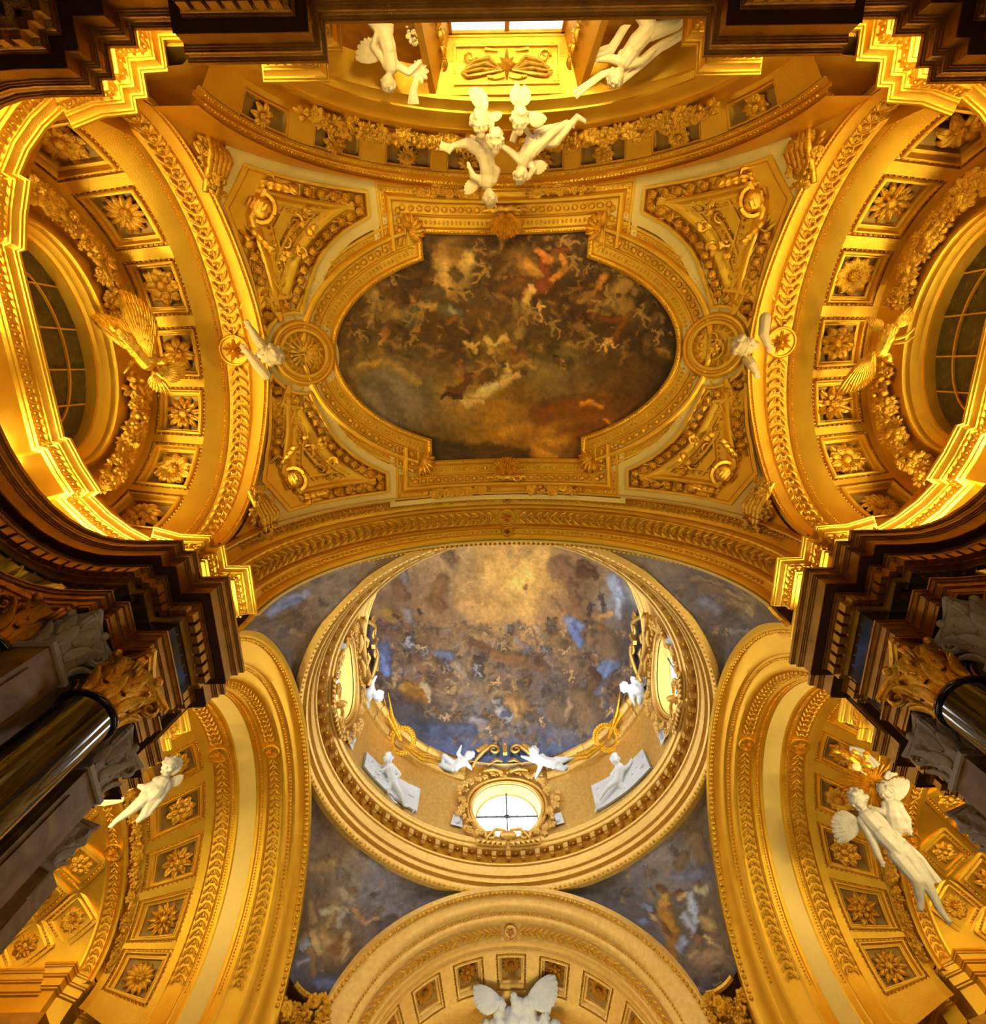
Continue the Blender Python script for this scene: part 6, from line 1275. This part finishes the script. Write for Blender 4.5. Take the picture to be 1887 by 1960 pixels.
# ---- wreaths and palms on the drum cornice
for px, py, nm in ((770, 1417, 'left'), (1161, 1412, 'right')):
    c = drum_pt(px, py, 7.15); Vw = View(px, py, P=c); t = thing('wreath', 'gilded leaf wreath with crossed torches on the %s rim of the dome' % nm, 'ornament', tuple(c), group='wreaths on the rim of the dome'); sg = -1 if px < 966 else 1
    m = MB(); rr = random.Random(8)
    for i in range(30):
        a = 2 * PI * i / 30
        for j in range(2): q = petal(1, .3, .3, .2, .12, 4); m.add(q.V, q.F, frame(Vw(px + 21 * math.cos(a), py + 21 * math.sin(a), 1), Vw.r * -math.sin(a) + Vw.d * math.cos(a) + (Vw.r * math.cos(a) + Vw.d * math.sin(a)) * (.6 if j else -.6), Vw.t, 9 * Vw.k))
    put('leaves', m.mesh('leaves', GOLD2, ang=60), t); m = MB()
    for a, b in (((-sg * -4, 12), (-sg * -70, -32)), ((-sg * 8, 6), (-sg * 78, 22)), ((-sg * 6, 10), (-sg * 72, 30)), ((sg * 10, -8), (sg * 34, -90)), ((sg * 12, -6), (sg * 44, -84))):
        A, B = (px + a[0], py + a[1]), (px + b[0], py + b[1])
    for (ax_, ay_), (bx_, by_) in (((sg * 6, -10), (sg * 34, -86)), ((sg * 10, -8), (sg * 42, -78)), ((-sg * 8, 14), (-sg * 76, 34)), ((-sg * 10, 18), (-sg * 72, 42)), ((-sg * 16, 16), (-sg * 60, 26))):
        m.tube([Vw(px + ax_ * .3, py + ay_ * .3 + 4, 2), Vw(px + (ax_ + bx_) / 2 + sg * 3, py + (ay_ + by_) / 2 + 4, 3), Vw(px + bx_, py + by_, 1)], [2.4 * Vw.k, 3.6 * Vw.k, .8 * Vw.k], 6)
    put('palm', m.mesh('palm', GOLD2), t)
# ---- cloud group over the lowest arch and leafy corner pieces
V = View(990, 1945, P=at(990, 1945, Y=25.0)); m = MB(); rr = random.Random(12)
for i in range(60): m.ball(V(995 + rr.gauss(0, 30), 1958 + rr.uniform(-28, 40), rr.uniform(-8, 8)), rr.uniform(7, 15) * V.k, nu=7, nv=9)
t = thing('cloud_group', 'grey white stucco clouds with small heads on the lowest arch', 'sculpture', tuple(V(990, 1960))); put('clouds', fuse('clouds', m, MARBLE, V.k * 1.8), t)
for x, y in ((960, 1930), (985, 1922), (1020, 1928), (1042, 1950)): m = MB(); head(m, V(x, y, 12), 9 * V.k, V.t + V.d * .4, -V.d, 16, x); put('cherub_head', fuse('cherub_head', m, MARBLE, V.k * 1.3), t)
wing(V, t, MARBLE, (1010, 1925, 10), (1070, 1900, 6), .6, 8, .25); wing(V, t, MARBLE, (960, 1925, 10), (905, 1915, 6), .6, 8, .25, 'wing', -1)
for q, nm, (px, py) in (((-1, 1), 'left', (578, 1938)), ((1, 1), 'right', (1408, 1928))):
    c = at(px, py, Y=21.5 if True else 0); Vw = View(px, py, P=c); t = thing('leafy_bracket', 'gilded bracket of leaves at the foot of the lower %s painted spandrel' % nm, 'ornament', tuple(c), group='leafy brackets under the lower spandrels'); rr = random.Random(5)
    for i in range(80):
        nn, me = FM[GOLD2.name][rr.choice((0, 2, 4, 4, 5, 3))]; put(nn, me, t, frame(Vw(px + rr.uniform(-50, 50), py + rr.uniform(-18, 44), rr.uniform(-6, 10)), Vw.r * math.cos(i) + Vw.d * math.sin(i), Vw.t + Vw.r * rr.uniform(-.6, .6) + Vw.d * rr.uniform(-.5, .5), rr.uniform(8, 14) * Vw.k))
# ---- carved soffit over the window
F = frame(Vector((0, -6.66, 14.29)), (1, 0, 0), (0, -.02, -1)); t = thing('star_panel', 'carved gilded panel with an eight pointed star and ribbons over the window', 'panel', M=F)
m = MB()
for a, b in (((-1.22, -.40, 0), (1.22, -.34, .07)), ((-1.22, .34, 0), (1.22, .40, .07)), ((-1.22, -.36, 0), (-1.16, .36, .07)), ((1.16, -.36, 0), (1.22, .36, .07))): m.box(a, b, F)
put('border', m.mesh('border', GOLD2, smooth=False), t); m = MB()
for i in range(8):
    L, w_ = (.34 if i % 2 == 0 else .24), .06; V4 = [(0, 0, .12), (L * .3, w_, .02), (L, 0, .02), (L * .3, -w_, .02)]; m.add(V4, [(0, 1, 2), (0, 2, 3)], F @ Matrix.Rotation(i * PI / 4 + PI / 2, 4, 'Z'))
put('star', m.mesh('star', GOLD2, smooth=False), t); m = MB()
for s_ in (-1, 1):
    for k in range(4): m.tube([(s_ * .12, -.12, .06), (s_ * (.42 + .08 * k), .12 - .11 * k, .07), (s_ * (.75 + .05 * k), .06 - .1 * k, .06), (s_ * (.98 + .02 * k), -.10 - .02 * k, .05), (s_ * .92, -.24, .04)], [.02, .045, .04, .035, .02], 6, M=F)
    scroll(m, (s_ * .85, .14), .15, 1.4, .035, F, s_, .05); m.tube([(s_ * .05, -.25, .06), (s_ * .25, -.30, .1), (s_ * .45, -.24, .06)], [.03, .05, .03], 6, M=F); m.tube([(s_ * .2, .26, .05), (s_ * .5, .28, .07)], [.03, .04], 6, M=F)
put('ribbons', m.mesh('ribbons', GOLD2, ang=60), t)
for s_ in (-1, 1):
    m = MB(); rr = random.Random(3)
    for i in range(14):
        u = i / 13; p = Vector((s_ * (1.66 - .36 * .5 - .04), -6.7, 10.6 + 3.4 * u)); q = petal(1, .3, .3, .3, .14, 4); m.add(q.V, q.F, frame(p, (s_ * .1, .5 * (1 if i % 2 else -1), .8), (-s_, .3, 0), .3)); m.ball(p, .07, nu=5, nv=6)
    t = thing('jamb_relief', 'carved leaf strip on the %s jamb of the window' % ('left' if s_ < 0 else 'right'), 'relief', (s_ * 1.45, -6.7, 10.6)); put('leaves', m.mesh('leaves', GOLD2, ang=60), t)
# ---------------------------------------------------------------- columns and pilasters
ACA = {}
def corinthian(parent, M, r, h, mat, square=False):
    """bell, two rows of leaves, corner volutes, abacus; M at the foot of the capital"""
    c = put('capital', None, parent, M)
    pr = [(r * 1.02, 0), (r * 1.10, .03 * h), (r * 1.0, .07 * h), (r * .96, .12 * h), (r * 1.0, .5 * h), (r * 1.16, .78 * h), (r * 1.36, .88 * h)]
    m = MB(); n = 28; m.grid([[(a * (math.cos(2 * PI * i / n) if not square else max(-1, min(1, 1.25 * math.cos(2 * PI * i / n)))), a * (math.sin(2 * PI * i / n) if not square else max(-1, min(1, 1.25 * math.sin(2 * PI * i / n)))), z) for i in range(n)] for a, z in pr], True)
    put('bell', m.mesh('bell', mat, ang=50), c, M)
    k = mat.name
    if k not in ACA: ACA[k] = petal(1, .27, .06, -.42, .09, 7).mesh('leaf', mat, ang=60)
    for row, (z, L, off) in enumerate(((.06, .40, 0), (.34, .42, PI / 8))):
        for i in range(8):
            a = off + 2 * PI * i / 8; rad = r * (1.02 if not square else 1.02 / max(abs(math.cos(a)), abs(math.sin(a))) ** .6)
            F = Matrix(((0, -math.sin(a), math.cos(a)), (0, math.cos(a), math.sin(a)), (1, 0, 0))).to_4x4() @ Matrix.Scale(L * h, 4); F.translation = (rad * math.cos(a), rad * math.sin(a), z * h); put('leaf', ACA[k], c, M @ F)
    m = MB()
    for i in range(4):
        a = PI / 4 + i * PI / 2; e = Vector((math.cos(a), math.sin(a), 0))
        for s_ in (-1, 1):
            sd = Vector((-math.sin(a), math.cos(a), 0)) * s_; P = [e * r * .9 + sd * r * .45 + Vector((0, 0, .42 * h)), e * r * 1.15 + sd * r * .22 + Vector((0, 0, .70 * h))]
            for j in range(14): u = j / 13; an = 1.9 - u * 2 * PI * 1.25; q = .16 * h * (1 - .8 * u); P.append(e * (r * 1.48 + q * math.cos(an)) + sd * r * .07 + Vector((0, 0, .74 * h + q * math.sin(an))))
            m.tube([M @ p for p in P], [.035 * h, .05 * h] + [.045 * h - .0016 * h * j for j in range(14)], 6)
        e2 = Vector((math.cos(a + PI / 4), math.sin(a + PI / 4), 0)); m.ball(M @ (e2 * r * 1.38 + Vector((0, 0, .93 * h))), .09 * h, nu=6, nv=8)
        for s_ in (-1, 1): m.tube([M @ (e2 * r * 1.05 + Vector((-e2.y, e2.x, 0)) * s_ * r * .5 + Vector((0, 0, .5 * h))), M @ (e2 * r * 1.2 + Vector((-e2.y, e2.x, 0)) * s_ * r * .3 + Vector((0, 0, .76 * h))), M @ (e2 * r * 1.26 + Vector((-e2.y, e2.x, 0)) * s_ * r * .1 + Vector((0, 0, .72 * h)))], [.03 * h, .045 * h, .02 * h], 6)
    put('volute', m.mesh('volute', mat, ang=60), c, None)
    m = MB(); rows = []
    for z, g in ((.86, 1.0), (.90, 1.04), (.93, 1.0), (.94, 1.08), (1.0, 1.12)):
        r_ = []
        for i in range(4):
            A = PI / 4 + i * PI / 2; B = A + PI / 2; a = Vector((math.cos(A), math.sin(A))) * r * 1.98 * g; b = Vector((math.cos(B), math.sin(B))) * r * 1.98 * g; s1 = (b - a).normalized()
            for j in range(8): u = .04 + .92 * j / 7; p = a.lerp(b, u); p = p * (1 - .22 * math.sin(PI * u)); r_.append(M @ Vector((p.x, p.y, z * h)))
        rows.append(r_)
    m.grid(rows, True, True); put('abacus', m.mesh('abacus', mat, ang=30), c, None); return c
def column(x, y, r, ztop, hcap, label, shaft, capm, rot=0.0, name='column'):
    t = thing(name, label, 'column', (x, y, -1.6), group=None); m = MB(); n = 48
    rows = [(r * 1.35, -1.6), (r * 1.35, -1.35), (r * 1.25, -1.3), (r * 1.3, -1.15), (r * 1.12, -1.05)] + [(r * (1.12 - .12 * (i / 14) ** 1.8), -1.0 + (ztop + 1.0) * i / 14) for i in range(15)]
    m.grid([[(x + a * math.cos(2 * PI * i / n), y + a * math.sin(2 * PI * i / n), z) for i in range(n)] for a, z in rows], True); put('shaft', m.mesh('shaft', shaft, ang=50), t)
    m = MB(); m.tube([(x + (r + .02) * math.cos(2 * PI * i / 40), y + (r + .02) * math.sin(2 * PI * i / 40), ztop) for i in range(41)], .045, 6); put('astragal', m.mesh('astragal', shaft, ang=80), t)
    corinthian(t, Matrix.Translation((x, y, ztop + .02)) @ Matrix.Rotation(rot, 4, 'Z'), r * .95, hcap, capm); return t
def pilaster(x, y, hw, ztop, hcap, label, rot=0.0):
    M = Matrix.Translation((x, y, 0)) @ Matrix.Rotation(rot, 4, 'Z'); t = thing('pilaster', label, 'pilaster', (x, y, -1.6)); m = MB(); m.box((-hw, -hw, -1.6), (hw, hw, ztop), M); m.box((-hw * .72, -hw - .03, -.6), (hw * .72, hw + .03, ztop - .5), M); m.box((-hw - .03, -hw * .72, -.6), (hw + .03, hw * .72, ztop - .5), M); put('shaft', m.mesh('shaft', PILM, smooth=False), t)
    m = MB(); m.box((-hw - .05, -hw - .05, ztop - .08), (hw + .05, hw + .05, ztop), M); put('astragal', m.mesh('astragal', GREY, smooth=False), t)
    corinthian(t, M @ Matrix.Translation((0, 0, ztop)), hw * .98, hcap, GREY, True); return t
for sg, nm in ((-1, 'left'), (1, 'right')):
    column(sg * 6.93, 5.22, .44, 6.98, .95, 'polished black marble column with gilded capital under the projecting cornice at %s' % nm, BLACKM, GOLD2, 0)
    column(sg * 8.15, 4.1, .42, 6.9, 1.0, 'second black marble column half hidden by the %s edge of the picture' % nm, BLACKM, GOLDD, .3)
    pilaster(sg * 7.5, 4.3, .33, 7.05, .85, 'brown marble pilaster with grey capital between the two black columns at %s' % nm)
    pilaster(sg * 7.45, 6.55, .33, 7.05, .85, 'brown marble pilaster with grey capital on the dome side of the %s black column' % nm)
    pilaster(sg * 8.75, 8.35, .34, 7.05, .85, 'brown marble pilaster with grey capital nearest the %s arm arch' % nm, sg * -PI / 4)
